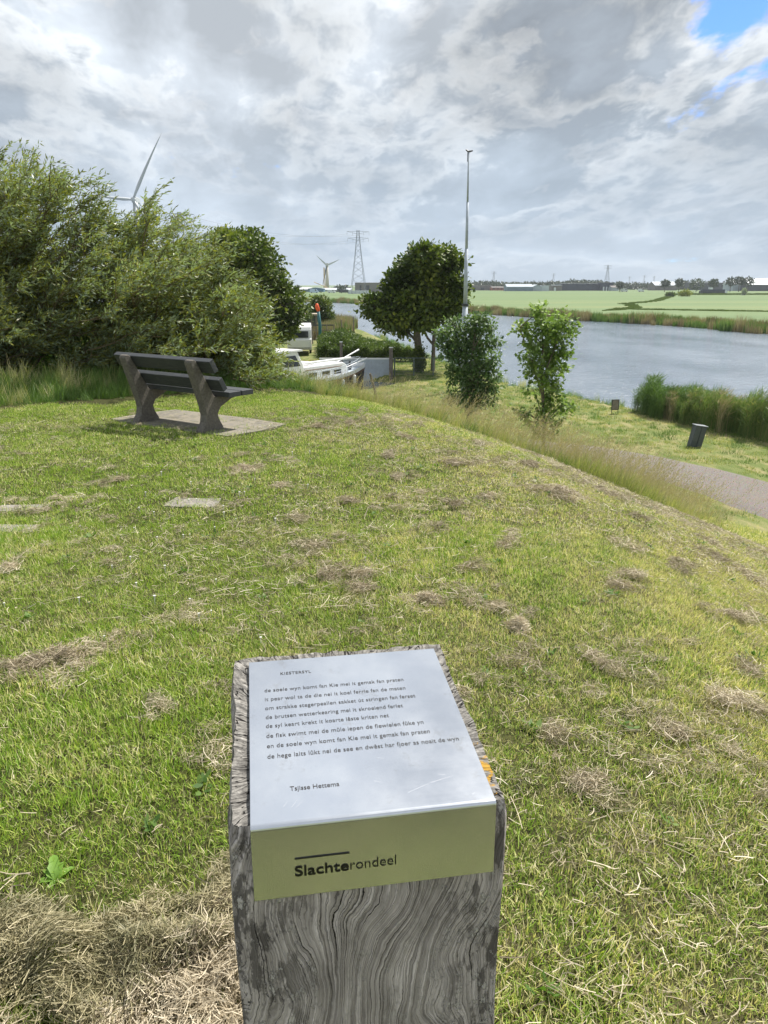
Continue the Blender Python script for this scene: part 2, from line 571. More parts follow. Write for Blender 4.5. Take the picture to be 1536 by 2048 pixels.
fa = me.attributes.new('field', 'FLOAT', 'POINT')
fa.data.foreach_set('value', np.clip(pl_signed(GX, GY, FARB).ravel() / 3, 0, 1).astype(np.float32))

m, t = newmat("ground_cover")
pos = t.new('ShaderNodeNewGeometry').outputs['Position']
x, y, z = t.sep(pos)
lf = lawn_factor(t, pos)
fine = t.noise(pos, 42, 5, 0.7)
n3 = t.noise(pos, 9, 5, 0.65)
soil = t.mix(t.ss(fine, 0.35, 0.65), (0.055, 0.06, 0.022), (0.16, 0.17, 0.06))
dry = t.mix(t.ss(fine, 0.35, 0.65), (0.15, 0.13, 0.07), (0.34, 0.30, 0.17))
near_c = t.mix(t.ss(lf, 0.3, 0.9), soil, dry)
near_c = t.mix(1.0, near_c, (0.46, 0.45, 0.40), 'MULTIPLY')
# mown flat ground beside the path: streaked yellow green
s1 = t.noise(t.v('MULTIPLY', pos, (1.0, 0.35, 1)), 1.7, 5, 0.65)
flat_c = t.ramp(t.m('ADD', t.m('MULTIPLY', s1, 0.8), t.m('MULTIPLY', fine, 0.2)), [(0.3, (0.085, 0.125, 0.035)), (0.46, (0.14, 0.175, 0.05)), (0.56, (0.23, 0.225, 0.095)), (0.68, (0.34, 0.28, 0.155))])
low = t.ss(z, -3.2, -3.9)
c = t.mix(low, near_c, flat_c)
# arable field over the river, long soft streaks of growth
fs = t.noise(t.v('MULTIPLY', pos, (0.012, 0.075, 1)), 1.0, 8, 0.72)
fs2 = t.noise(t.v('MULTIPLY', pos, (0.004, 0.012, 1)), 1.0, 3, 0.5)
fcol = t.ramp(t.m('ADD', t.m('MULTIPLY', fs, 0.6), t.m('MULTIPLY', fs2, 0.4)), [(0.33, (0.105, 0.155, 0.070)), (0.46, (0.140, 0.200, 0.093)), (0.56, (0.165, 0.222, 0.105)), (0.68, (0.225, 0.245, 0.112))])
fld = t.new('ShaderNodeAttribute', attribute_name='field').outputs['Fac']
c = t.mix(fld, c, fcol)
nm = bump(t, t.m('ADD', fine, n3), 0.6, 0.03)
b = principled(t, c, 0.9, 0, 0.15, nm)
t.l.new(b.outputs[0], t.out.inputs[0])
o = mkobj("ground", me, m)
tag(o, kind='structure')

# water
m, t = newmat("river_water")
pos = t.new('ShaderNodeNewGeometry').outputs['Position']
wv = t.v('MULTIPLY', pos, (0.75, 1.0, 1.0))
h1 = t.noise(wv, 2.6, 4, 0.6, 0.4)
h2 = t.noise(wv, 0.55, 3, 0.5, 0.6)
h3 = t.noise(wv, 9.0, 3, 0.6)
hh = t.m('ADD', t.m('ADD', t.m('MULTIPLY', h1, 1.0), t.m('MULTIPLY', h2, 1.4)), t.m('MULTIPLY', h3, 0.25))
gust = t.ss(t.noise(t.v('MULTIPLY', pos, (0.05, 0.022, 1)), 1.0, 5, 0.65), 0.3, 0.7)
nmw = bump(t, hh, 1.0, 0.13)
b = principled(t, t.mix(gust, (0.11, 0.145, 0.185), (0.20, 0.235, 0.275)), t.m('ADD', t.m('MULTIPLY', gust, 0.12), 0.10), 0, 0.5, nmw)
b.inputs['IOR'].default_value = 1.333
t.l.new(b.outputs[0], t.out.inputs[0])
mb = MB()
mb.add([(-900, 20, WZ), (900, 20, WZ), (900, 900, WZ), (-900, 900, WZ)], [(0, 1, 2, 3)])
tag(mb.build("river_water", m), kind='structure')

# gravel path following the foot of the mound
def strip(name, L0, L1, mat, lift, n=80, m_=8):
    def res(L, k):
        L = np.array(L, float)
        d = np.concatenate([[0], np.cumsum(np.hypot(*np.diff(L, axis=0).T))])
        s_ = np.linspace(0, d[-1], k)
        # smooth
        X = np.interp(s_, d, L[:, 0]); Y_ = np.interp(s_, d, L[:, 1])
        for _ in range(12):
            X[1:-1] = (X[:-2] + 2 * X[1:-1] + X[2:]) / 4; Y_[1:-1] = (Y_[:-2] + 2 * Y_[1:-1] + Y_[2:]) / 4
        return X, Y_
    ax_, ay = res(L0, n); bx, by = res(L1, n)
    mb = MB(); vs = []; fs = []
    for i in range(n):
        for j in range(m_ + 1):
            f = j / m_
            w_ = 0.10 * math.sin(i * 1.7 + j) * (1 if j in (0, m_) else 0)
            X = ax_[i] * (1 - f) + bx[i] * f + w_; Y_ = ay[i] * (1 - f) + by[i] * f
            vs.append((X, Y_, float(terrain(X, Y_)) + (lift if 0 < j < m_ else -.06) + 0.03 * math.sin(math.pi * f)))
    for i in range(n - 1):
        for j in range(m_):
            a = i * (m_ + 1) + j
            fs.append((a, a + 1, a + m_ + 2, a + m_ + 1))
    mb.add(vs, fs)
    return mb.build(name, mat, smooth=True)

m, t = newmat("gravel")
pos = t.new('ShaderNodeNewGeometry').outputs['Position']
g1 = t.noise(pos, 22, 6, 0.75); g2 = t.noise(pos, 0.8, 4, 0.6)
vo = t.new('ShaderNodeTexVoronoi'); t.put(vo.inputs['Vector'], pos); vo.inputs['Scale'].default_value = 34
cc = t.mix(t.ss(g1, 0.3, 0.7), (0.12, 0.105, 0.097), (0.25, 0.225, 0.205))
cc = t.mix(t.m('MULTIPLY', t.ss(g2, 0.4, 0.65), 0.5), cc, (0.19, 0.165, 0.14))
cc = t.mix(0.25, cc, vo.outputs['Color'], 'SOFT_LIGHT')
b = principled(t, cc, 0.9, 0, 0.2, bump(t, g1, 0.8, 0.02))
t.l.new(b.outputs[0], t.out.inputs[0])
PATH_L = [(20.0, -6), (12.8, 10.0), (10.4, 16.5), (9.35, 20.5), (8.6, 23.4), (7.4, 25.9), (4.5, 28.0), (-1, 29.5)]
PATH_R = [(24.0, -5), (16.4, 11.5), (13.9, 18.0), (12.2, 23.6), (10.7, 26.3), (9.0, 28.4), (5.0, 30.6), (-1.0, 32)]
tag(strip("gravel_path", PATH_L, PATH_R, m, 0.05), kind='structure')

def in_poly(x, y, poly):
    x = np.asarray(x); y = np.asarray(y)
    c = np.zeros(x.shape, bool)
    n = len(poly)
    for i in range(n):
        x0, y0 = poly[i]; x1, y1 = poly[(i + 1) % n]
        cond = ((y0 > y) != (y1 > y)) & (x < (x1 - x0) * (y - y0) / ((y1 - y0) or 1e-9) + x0)
        c ^= cond
    return c
PATH_POLY = PATH_L + PATH_R[::-1]

# ------------------------------------------------------------------ marker post with poem plate
YAW = 0.16539
TILT = 0.10605
post = empty("wooden_post", (-0.14115, 0.68347, 0.0), YAW,
             "thick weathered grey oak post holding the metal poem plate", "post")
# local frame: x right, y away, z up; the plate's front edge starts at the origin corner, height 1.05
m, t = newmat("weathered_oak")
co = t.new('ShaderNodeTexCoord').outputs['Object']
x, y, z = t.sep(co)
# flowing grain: phase lines run up the post and swerve together round old knots
wz_ = t.comb(t.m('MULTIPLY', x, 0.9), t.m('MULTIPLY', y, 0.9), t.m('MULTIPLY', z, 0.75))
W1 = t.m('MULTIPLY', t.m('SUBTRACT', t.noise(t.v('ADD', wz_, (2.3, 0.4, 5.1)), 6.5, 2, 0.35), 0.5), 0.16)
W2 = t.m('MULTIPLY', t.m('SUBTRACT', t.noise(t.v('MULTIPLY', co, (1, 1, .5)), 30, 2, 0.5), 0.5), 0.010)
W3 = t.m('MULTIPLY', t.m('SUBTRACT', t.noise(t.v('MULTIPLY', co, (1, 1, .5)), 140, 3, 0.6), 0.5), 0.0042)
xx = t.m('ADD', t.m('ADD', x, t.m('MULTIPLY', y, 0.83)), t.m('ADD', W1, t.m('ADD', W2, W3)))
def fissures(t, N, wmax, seed, thr):
    ph = t.m('MULTIPLY', xx, N)
    fl = t.m('FLOOR', ph); fr = t.m('ABSOLUTE', t.m('SUBTRACT', t.m('SUBTRACT', ph, fl), 0.5))
    wn_ = t.new('ShaderNodeTexWhiteNoise', noise_dimensions='1D'); t.put(wn_.inputs['W'], t.m('ADD', fl, seed))
    rnd_ = wn_.outputs['Value']
    pres = t.noise(t.comb(t.m('MULTIPLY', rnd_, 57.0), 0.0, t.m('MULTIPLY', z, 5.0)), 1.0, 3, 0.5)
    pr = t.m('MULTIPLY', t.ss(pres, thr, thr + 0.22), t.m('ADD', t.m('MULTIPLY', rnd_, 0.85), 0.15))
    wd_ = t.m('ADD', t.m('MULTIPLY', pr, wmax), 0.0005)
    return t.m('MULTIPLY', t.ss(t.m('DIVIDE', fr, wd_), 1.0, 0.35), t.ss(pr, 0.02, 0.2))
crack = t.m('MAXIMUM', fissures(t, 150.0, 0.13, 3.0, 0.46), t.m('MULTIPLY', fissures(t, 390.0, 0.22, 41.0, 0.42), 0.5))
gv = t.comb(xx, 0.0, t.m('MULTIPLY', z, 0.012))
grain = t.noise(gv, 190, 3, 0.6)
grain2 = t.noise(gv, 620, 2, 0.6)
mott = t.noise(t.v('MULTIPLY', co, (1, 1, .4)), 22, 5, 0.65)
gmix = t.m('ADD', t.m('ADD', t.m('MULTIPLY', grain, 0.50), t.m('MULTIPLY', grain2, 0.25)), t.m('MULTIPLY', mott, 0.25))
base = t.ramp(gmix, [(0.36, (0.14, 0.132, 0.12)), (0.45, (0.31, 0.295, 0.27)), (0.53, (0.48, 0.46, 0.43)), (0.62, (0.76, 0.74, 0.71))])
# dark weather stains towards the edges, pale crust flakes
edge = t.m('MAXIMUM', t.ss(x, 0.09, 0.0), t.ss(x, 0.19, 0.27))
st = t.noise(t.comb(x, y, t.m('MULTIPLY', z, 0.4)), 38, 6, 0.7)
stain = t.m('MULTIPLY', t.ss(t.m('ADD', st, t.m('MULTIPLY', edge, 0.05)), 0.53, 0.60), t.m('ADD', t.m('MULTIPLY', edge, 0.62), 0.16))
base = t.mix(stain, base, (0.07, 0.066, 0.06))
fl = t.noise(t.comb(t.m('ADD', x, 5.0), y, t.m('MULTIPLY', z, 0.6)), 75, 7, 0.75)
flk = t.m('MULTIPLY', t.ss(fl, 0.565, 0.60), t.m('ADD', t.m('MULTIPLY', edge, 0.8), 0.30))
base = t.mix(flk, base, (0.50, 0.50, 0.46))
base = t.mix(1.0, base, (1.05, 0.98, 1.03), 'MULTIPLY')
base = t.mix(crack, base, (0.012, 0.011, 0.010))
# orange lichen: a streak on the right rim of the top and a dab on the left
ln = t.noise(co, 60, 5, 0.7)
d1 = t.v('DISTANCE', t.v('MULTIPLY', co, (1.0, 0.35, 0.6)), (0.276, 0.030, 0.64))
d2 = t.v('DISTANCE', co, (-0.012, -0.006, 1.02))
lic = t.m('MAXIMUM', t.ss(t.m('SUBTRACT', ln, t.m('MULTIPLY', d1, 9.0)), 0.42, 0.50), t.ss(t.m('SUBTRACT', ln, t.m('MULTIPLY', d2, 22.0)), 0.22, 0.32))
base = t.mix(lic, base, t.mix(ln, (0.30, 0.18, 0.04), (0.55, 0.32, 0.05)))
hgt = t.m('SUBTRACT', t.m('ADD', t.m('MULTIPLY', grain, 0.5), t.m('MULTIPLY', grain2, 0.25)), t.m('MULTIPLY', crack, 0.9))
hgt = t.m('ADD', hgt, t.m('MULTIPLY', flk, 0.2))
b = principled(t, base, 0.85, 0, 0.2, bump(t, hgt, 1.0, 0.007))
t.l.new(b.outputs[0], t.out.inputs[0])
M_OAK = m

m, t = newmat("oak_end_grain")
co = t.new('ShaderNodeTexCoord').outputs['Object']
x, y, z = t.sep(co)
# rays run out from the heart, short checks open at the rim
px_ = t.m('SUBTRACT', x, 0.13); py_ = t.m('SUBTRACT', y, 0.10)
ang = t.m('ARCTAN2', py_, px_)
rad = t.m('SQRT', t.m('ADD', t.m('MULTIPLY', px_, px_), t.m('MULTIPLY', py_, py_)))
wn = t.noise(co, 18, 2, 0.5)
pv = t.comb(t.m('ADD', t.m('MULTIPLY', ang, 1.0), t.m('MULTIPLY', wn, 0.10)), t.m('MULTIPLY', rad, 1.1), 0.3)
rays = t.noise(pv, 40, 3, 0.6)
chk = t.noise(t.v('ADD', pv, (4, 2, 1)), 26, 1, 0.5)
crack = t.ss(t.m('ABSOLUTE', t.m('SUBTRACT', chk, 0.5)), 0.030, 0.006)
crack = t.m('MULTIPLY', crack, t.ss(t.noise(co, 30, 3, 0.6), 0.38, 0.5))
pt = t.noise(co, 160, 4, 0.7)
base = t.ramp(t.m('ADD', t.m('MULTIPLY', rays, 0.6), t.m('MULTIPLY', pt, 0.4)), [(0.34, (0.06, 0.056, 0.050)), (0.46, (0.16, 0.152, 0.14)), (0.58, (0.30, 0.285, 0.26)), (0.72, (0.50, 0.48, 0.45))])
base = t.mix(t.m('MULTIPLY', t.ss(t.noise(co, 24, 5, .7), 0.5, 0.62), 0.6), base, (0.08, 0.075, 0.07))
base = t.mix(crack, base, (0.015, 0.013, 0.012))
ln = t.noise(co, 60, 5, 0.7)
d1 = t.v('DISTANCE', t.v('MULTIPLY', co, (1.0, 0.45, 0.5)), (0.277, 0.028, 0.528))
lic = t.ss(t.m('SUBTRACT', ln, t.m('MULTIPLY', d1, 8.0)), 0.42, 0.50)
base = t.mix(lic, base, t.mix(ln, (0.30, 0.18, 0.04), (0.55, 0.32, 0.05)))
b = principled(t, base, 0.85, 0, 0.2, bump(t, t.m('SUBTRACT', t.m('ADD', rays, t.m('MULTIPLY', pt, .4)), crack), 0.9, 0.004))
t.l.new(b.outputs[0], t.out.inputs[0])
M_OAKEND = m

def build_post():
    X0, X1, Y0, Y1 = -0.0235, 0.2865, 0.0055, 0.3370
    zb = -0.15
    def ztop(y): return 1.05 - 0.0034 + y * math.tan(TILT)
    rr = 0.012
    ring = []
    def seg(a, b_, k):
        return [(a[0] + (b_[0] - a[0]) * i / k, a[1] + (b_[1] - a[1]) * i / k) for i in range(k)]
    ring += seg((X0 + rr, Y0), (X1 - rr, Y0), 40) + seg((X1 - rr * .35, Y0 + rr * .35 - .004), (X1, Y0 + rr), 2)
    ring += seg((X1, Y0 + rr), (X1, Y1 - rr), 40) + seg((X1 - rr * .3, Y1 - rr * .3), (X1 - rr, Y1), 2)
    ring += seg((X1 - rr, Y1), (X0 + rr, Y1), 40) + seg((X0 + rr * .3, Y1 - rr * .3), (X0, Y1 - rr), 2)
    ring += seg((X0, Y1 - rr), (X0, Y0 + rr), 40) + seg((X0, Y0 + rr), (X0 + rr * .3, Y0 + rr * .3 - .003), 2)
    rng = np.random.default_rng(5)
    n = len(ring)
    cx_, cy_ = (X0 + X1) / 2, (Y0 + Y1) / 2
    grooves = np.convolve(np.concatenate([rng.normal(size=n)] * 3), np.ones(2) / 2, 'same')[n:2 * n]
    levels = 60
    mb = MB(); vs = []; fs = []
    ph = rng.uniform(0, 6, 4)
    for j in range(levels + 1):
        f = j / levels
        for i, (x_, y_) in enumerate(ring):
            g = grooves[(i + int(2.0 * math.sin(f * 9 + ph[0]))) % n] * 0.0011
            g += 0.0022 * math.sin(f * 17 + i * 0.21 + ph[1]) * math.sin(f * 7 + i * .05)
            if y_ < 0.0065: g = min(g, 0.0008)
            dxx, dyy = x_ - cx_, y_ - cy_
            if abs(dxx) / (X1 - X0) > abs(dyy) / (Y1 - Y0): ox, oy = math.copysign(1, dxx), 0
            else: ox, oy = 0, math.copysign(1, dyy)
            bev = 0.004 * max(0, (f - 0.985) / 0.015)
            px2 = x_ + ox * (g - bev); py2 = y_ + oy * (g - bev)
            zt = ztop(py2) + (0.0006 * math.sin(i * 1.1) + grooves[i] * 0.0006 if y_ > 0.02 else 0) - 0.002
            ff = 1 - (1 - f) ** 1.0
            vs.append((px2, py2, zb + (zt - zb) * ff))
    for j in range(levels):
        for i in range(n):
            i2 = (i + 1) % n
            fs.append((j * n + i, j * n + i2, (j + 1) * n + i2, (j + 1) * n + i))
    mb.add(vs, fs)
    mb.f.append(tuple(range(n))[::-1])
    o = mb.build("shaft", M_OAK, post)
    # sawn sloping end face as a gridded cap
    top = [Vector(v_) for v_ in vs[levels * n:]]
    cc_ = Vector((cx_, cy_, ztop(cy_)))
    mc = MB(); K = 10; vv2 = []; ff2 = []
    for k in range(K + 1):
        f = k / K
        for i, p in enumerate(top):
            q = cc_.lerp(p, f)
            if 0 < k < K: q.z += (0.0010 * math.sin(i * .9 + k * 0.2) * (1 if k > 6 else 0) - 0.0015)
            vv2.append(q)
    for k in range(K):
        for i in range(n):
            i2 = (i + 1) % n
            if k == 0: ff2.append((i, n + i, n + i2))
            else: ff2.append((k * n + i, (k + 1) * n + i, (k + 1) * n + i2, k * n + i2))
    mc.add(vv2, ff2)
    mc.build("end_grain_top", M_OAKEND, post)
build_post()

# brushed steel plate, folded over the front edge
m, t = newmat("brushed_steel")
co = t.new('ShaderNodeTexCoord').outputs['Object']
br = t.noise(t.v('MULTIPLY', co, (4, 260, 260)), 3, 4, 0.6)
sm = t.noise(co, 11, 5, 0.6)
smd = t.noise(co, 34, 6, 0.7)
colr = t.mix(t.ss(sm, 0.35, 0.7), (0.66, 0.69, 0.75), (0.74, 0.765, 0.81))
colr = t.mix(t.m('MULTIPLY', t.ss(smd, 0.56, 0.70), 0.3), colr, (0.50, 0.49, 0.47))
rg = t.m('ADD', t.m('MULTIPLY', sm, 0.14), t.m("ADD", t.m("MULTIPLY", br, 0.04), 0.12))
b = principled(t, colr, rg, 0.93, 0.5, bump(t, br, 0.03, 0.001))
t.l.new(b.outputs[0], t.out.inputs[0])
M_STEEL = m

plate = empty("poem_plate", (-0.14115, 0.68347, 1.05), YAW, "pale brushed metal plate with engraved poem, folded over the post", "plaque")
PW, PL_, PH, PT = 0.27, 0.3151, 0.0935, 0.003
ct, st_ = math.cos(TILT), math.sin(TILT)
def plate_poly():
    out = []; inn = []
    # profile in local (y,z): along the top face, bend of radius r, down the apron
    r = 0.0055
    top_far = (PL_ * ct, PL_ * st_)
    dirt_ = Vector((ct, st_))
    dn = Vector((0, -1))
    corner = Vector((0, 0))
    a0 = corner + dirt_ * r; a1 = corner + dn * r
    outer = [Vector(top_far), a0]
    for k in range(1, 6):
        f = k / 6
        outer.append(a0.lerp(corner, f).lerp(corner.lerp(a1, f), f))
    outer += [a1, Vector((0, -PH))]
    off = []
    for i, p in enumerate(outer):
        d = (outer[min(i + 1, len(outer) - 1)] - outer[max(i - 1, 0)]).normalized()
        nrm = Vector((-d.y, d.x))   # inward
        off.append(p + nrm * PT)
    return outer, off
outer, off = plate_poly()
poly = [tuple(p) for p in outer] + [tuple(p) for p in reversed(off)]
mb = MB(); mb.prism(poly, 0, PW, 'yz')
mb.v = [(v_[0], v_[1] - 0.0005 if v_[2] < -0.01 else v_[1], v_[2]) for v_ in mb.v]
pb = mb.build("folded_sheet", M_STEEL, plate, bevel=0.0006)

M_ENGR = simple("engraving_ink", (0.012, 0.011, 0.012), 0.6, 0.0, 0.5, 90)
M_INK = simple("black_ink", (0.006, 0.006, 0.006), 0.4, 0.0, 0.3, 60)
_dg = None
def text_obj(name, s, x0, x1, y0, mat, parent, kind='top', bold=0.0, h=None, spacing=1.0):
    cu = bpy.data.curves.new(name + "_c", 'FONT')
    cu.body = s; cu.size = 1.0; cu.space_character = spacing
    cu.offset = bold
    cu.resolution_u = 4
    tmp = bpy.data.objects.new(name + "_tmp", cu)
    COL.objects.link(tmp)
    bpy.context.view_layer.update()
    dg = bpy.context.evaluated_depsgraph_get()
    me = bpy.data.meshes.new_from_object(tmp.evaluated_get(dg))
    bpy.data.objects.remove(tmp)
    n = len(me.vertices)
    co = np.empty(n * 3); me.vertices.foreach_get('co', co); co = co.reshape(-1, 3)
    mn, mx_ = co[:, 0].min(), co[:, 0].max()
    sx = (x1 - x0) / (mx_ - mn)
    sy = h if h else sx
    X = x0 + (co[:, 0] - mn) * sx
    Yl = y0 + co[:, 1] * sy
    out = np.empty_like(co)
    if kind == 'top':
        e = 0.0004
        out[:, 0] = X; out[:, 1] = Yl * ct - st_ * e; out[:, 2] = Yl * st_ + ct * e
    else:
        out[:, 0] = X; out[:, 1] = -0.0011; out[:, 2] = Yl
    me.vertices.foreach_set('co', out.ravel())
    me.materials.clear()
    me.update()
    me.name = name
    return mkobj(name, me, mat, parent)
FH = 0.0131
text_obj("title", "KIESTERSYL", 0.0432, 0.0857, 0.2775, M_ENGR, plate, h=0.0088, spacing=1.1, bold=.004)
LINES = [("de soele wyn komt fan Kie mei it gemak fan praten", .0204, .2104, .2400),
         ("it pear wol ta de die nei it koel ferrie fan de maten", .0205, .2094, .2202),
         ("om strakke stegerpeallen sakket \u00fat stringen fan ferset", .0203, .2194, .2010),
         ("de brutsen wetterkearing mei it skroeiend ferlet", .0206, .1988, .1822),
         ("de syl keart krekt it koarte l\u00easte kriten net", .0205, .1771, .1643),
         ("de fisk swimt mei de m\u00fble iepen de flewielen f\u00fbke yn", .0206, .2183, .1450),
         ("en de soele wyn komt fan Kie mei it gemak fan praten", .0208, .2224, .1260),
         ("de hege laits l\u00fbkt nei de see en dw\u00east har fjoer as noait de wyn", .0209, .2548, .1070)]
for s, a, b_, y_ in LINES:
    text_obj("verse_line", s, a, b_, y_, M_ENGR, plate, h=0.0108, bold=-.001, spacing=1.04)
text_obj("signature", "Tsjisse Hettema", .0444, .1003, .0498, M_ENGR, plate, h=0.0100, bold=.0)
text_obj("bold_lettering", "Slachte", .0449, .1040, -.0668, M_INK, plate, 'front', bold=0.016, h=0.0182)
text_obj("light_lettering", "rondeel", .1056, .1566, -.0666, M_INK, plate, 'front', bold=-0.008, h=0.0182)
mb = MB(); mb.box((.0453, -0.0014, -.0446), (.1049, -0.0008, -.0435)); mb.build("rule_line", M_INK, plate)

M_SCR = simple("bright_scratch", (.95, .95, .96), .25, .9, .02, 50)
for (x0_, y0_, x1_, y1_) in ((.036, .026, .041, .034), (.045, .024, .052, .035), (.050, .023, .058, .033), (.175, .028, .205, .040), (.205, .040, .232, .047), (.14, .052, .149, .048), (.215, .052, .224, .050), (.246, .015, .250, .017), (.118, .215, .124, .21), (.15, .09, .157, .087)):
    d_ = Vector((x1_ - x0_, y1_ - y0_, 0)).normalized(); q_ = Vector((-d_.y, d_.x, 0)) * .00022
    c4 = [Vector((x0_, y0_, 0)), Vector((x1_, y1_, 0))]
    vs = [c4[0] - q_, c4[1] - q_ * .3, c4[1] + q_ * .3, c4[0] + q_]
    mb = MB(); mb.add([(p.x, p.y * ct - st_ * .0006, p.y * st_ + ct * .0006) for p in vs], [(0, 1, 2, 3)])
    mb.build("scratch", M_SCR, plate)
# ------------------------------------------------------------------ bench
BU = Vector((0.819, -0.574, 0)).normalized()
BROT = math.atan2(BU.y, BU.x)
BO = Vector((-2.44, 8.97, 0.0))
bench = empty("park_bench", (BO.x, BO.y, 0.0), BROT, "dark grey plank bench with two rough concrete supports seen from behind", "bench")
M_CONC = simple("aggregate_concrete", (0.16, 0.143, 0.122), 0.92, 0, 0.25, 40, bmp=0.6, dirt=(0.09, 0.085, 0.075))
m, t = newmat("grey_recycled_plank")
co = t.new('ShaderNodeTexCoord').outputs['Object']
gr = t.noise(t.v('MULTIPLY', co, (1.2, 30, 30)), 4, 5, 0.65)
cc = t.mix(t.ss(gr, 0.3, 0.7), (0.035, 0.039, 0.044), (0.068, 0.073, 0.080))
cc = t.mix(t.m('MULTIPLY', t.ss(t.noise(co, 9, 6, .7), .55, .75), .5), cc, (0.16, 0.155, 0.14))
b = principled(t, cc, 0.55, 0, 0.45, bump(t, gr, 0.3, 0.004))
t.l.new(b.outputs[0], t.out.inputs[0])
M_PLANK = m
SUP = [(-.17, -.03), (.17, -.03), (.155, .05), (.10, .14), (.085, .20), (.13, .27), (.30, .345), (.44, .375), (.44, .395), (.06, .395), (.035, .42), (-.185, .805), (-.215, .825), (-.25, .82), (-.265, .79), (-.255, .755), (-.105, .30), (-.085, .20), (-.10, .12), (-.155, .04)]
for s_ in (-.55, .57):
    mb = MB(); mb.prism(SUP, s_ - .055, s_ + .055, 'yz')
    mb.build("concrete_support", M_CONC, bench, bevel=0.012)
ad = Vector((-.22, .385)).normalized(); an = Vector((ad.y, -ad.x))
for k, (cpos, nm_) in enumerate(((.130, "backrest_plank"), (.370, "backrest_plank"))):
    base_ = Vector((.035, .42)) + ad * cpos
    c0 = base_ + an * .003
    q = [c0 - ad * .076, c0 + ad * .076, c0 + ad * .076 + an * .065, c0 - ad * .076 + an * .065]
    mb = MB(); mb.prism([tuple(p) for p in q], -.82, .82, 'yz'); mb.build(nm_, M_PLANK, bench, bevel=0.006)
for (a, b_) in ((.085, .265), (.285, .465)):
    mb = MB(); mb.box((-.82, a, .397), (.82, b_, .455)); mb.build("seat_plank", M_PLANK, bench, bevel=0.006)

# paving under the bench
m, t = newmat("sandy_concrete_tiles")
co = t.new('ShaderNodeTexCoord').outputs['Object']
bt = t.new('ShaderNodeTexBrick'); t.put(bt.inputs['Vector'], co)
bt.offset = 0; bt.inputs['Scale'].default_value = 1; bt.inputs['Brick Width'].default_value = 0.30; bt.inputs['Row Height'].default_value = 0.30; bt.inputs['Mortar Size'].default_value = 0.008
bt.inputs['Color1'].default_value = (0.22, 0.205, 0.18, 1); bt.inputs['Color2'].default_value = (0.155, 0.145, 0.13, 1); bt.inputs['Mortar'].default_value = (0.10, 0.11, 0.06, 1)
n_ = t.noise(co, 14, 7, 0.7)
cc = t.mix(t.ss(n_, .35, .65), bt.outputs[0], t.mix(t.noise(co, 60, 3), (0.20, 0.18, 0.135), (0.34, 0.305, 0.24)))
cc = t.mix(t.m('MULTIPLY', t.ss(t.noise(co, 5, 5, .7), .55, .66), .7), cc, (0.12, 0.115, 0.08))
b = principled(t, cc, .92, 0, .15, bump(t, n_, .5, .01)); t.l.new(b.outputs[0], t.out.inputs[0])
M_TILE = m
pave = MB()
pp = [(-1.02, -.16), (-.4, -.20), (.3, -.17), (.98, -.13), (1.05, .3), (1.0, .80), (.4, .86), (-.3, .82), (-.95, .80), (-1.05, .3)]
pave.prism(pp, -.05, .018, 'xy')
o = pave.build("paving_tiles", M_TILE); o.location = BO; o.rotation_euler = (0, 0, BROT)
tag(o, "sandy concrete tiles laid in the lawn beneath the bench", "paving")

M_SLAB = simple("worn_slab", (0.24, 0.22, 0.195), 0.92, 0, 0.25, 12, bmp=.5, dirt=(0.16, 0.15, 0.11))
SLABS = [(-1.46, 5.68, .20, .13, -.1, "flat concrete slab sunk in the lawn in front of the bench, between bench and post"),
         (-2.75, 5.56, .17, .09, .05, "farther of two sunken concrete slabs at the left edge of the lawn"),
         (-2.54, 5.0, .17, .09, -.05, "nearer of two sunken concrete slabs at the left edge of the lawn")]
for (sx_, sy_, a, b_, rz, lb) in SLABS:
    mb = MB()
    pl = [(-a, -b_ * .9), (-a * .2, -b_), (a, -b_ * .85), (a * .97, b_ * .2), (a * .9, b_), (0, b_ * .93), (-a * .95, b_)]
    mb.prism(pl, -.05, 0.006, 'xy')
    o = mb.build("stepping_slab", M_SLAB, bevel=.004); o.location = (sx_, sy_, float(terrain(sx_, sy_))); o.rotation_euler = (0, 0, rz)
    tag(o, lb, "slab", "concrete slabs sunk in the lawn")

#@@PART2
# ------------------------------------------------------------------ lawn, hay, tall grass
def blades_patch(name, n, rad, h0, h1, w0, w1, lean, bend, segs=2, zoff=-.004):
    r_ = rad * np.sqrt(RNG.random(n)); a = RNG.uniform(0, 2 * math.pi, n)
    P = np.stack([r_ * np.cos(a), r_ * np.sin(a), np.full(n, zoff)], 1)
    return ribbons(P, RNG.uniform(0, 2 * math.pi, n), np.abs(RNG.normal(0, lean, n)), RNG.uniform(h0, h1, n), RNG.uniform(w0, w1, n), RNG.uniform(0, bend, n), segs, name=name)

lawn_protos = [(blades_patch("lawn_patch", 105, .085, .012, .034, .0013, .0029, .8, 1.3, 2), M_BLADE) for _ in range(7)]
lawn_protos += [(blades_patch("lawn_patch_tall", 70, .075, .02, .05, .0015, .0031, .7, 1.2, 2), M_BLADE) for _ in range(2)]
far_protos = [(blades_patch("lawn_far", 85, .13, .014, .038, .0035, .006, .8, 1.1, 1), M_BLADE) for _ in range(5)]

LAWN_EDGE = [(-12, 9.2), (-7.5, 9.9), (-5.0, 10.3), (-3.6, 11.0), (-2.6, 11.7), (-1.5, 12.3), (-.6, 12.5), (.3, 12.15), (1.0, 11.75), (1.8, 11.35), (2.6, 10.7), (3.4, 10.3), (4.3, 9.9), (5.4, 9.6), (6.6, 9.0), (8.6, 7.0), (11.5, 3), (14, -8), (-14, -8)]
def lawn_mask(x, y):
    return in_poly(x + .12 * np.sin(y * 5) * 1, y + .15 * np.sin(x * 4.3) + .08 * np.sin(x * 11), LAWN_EDGE)

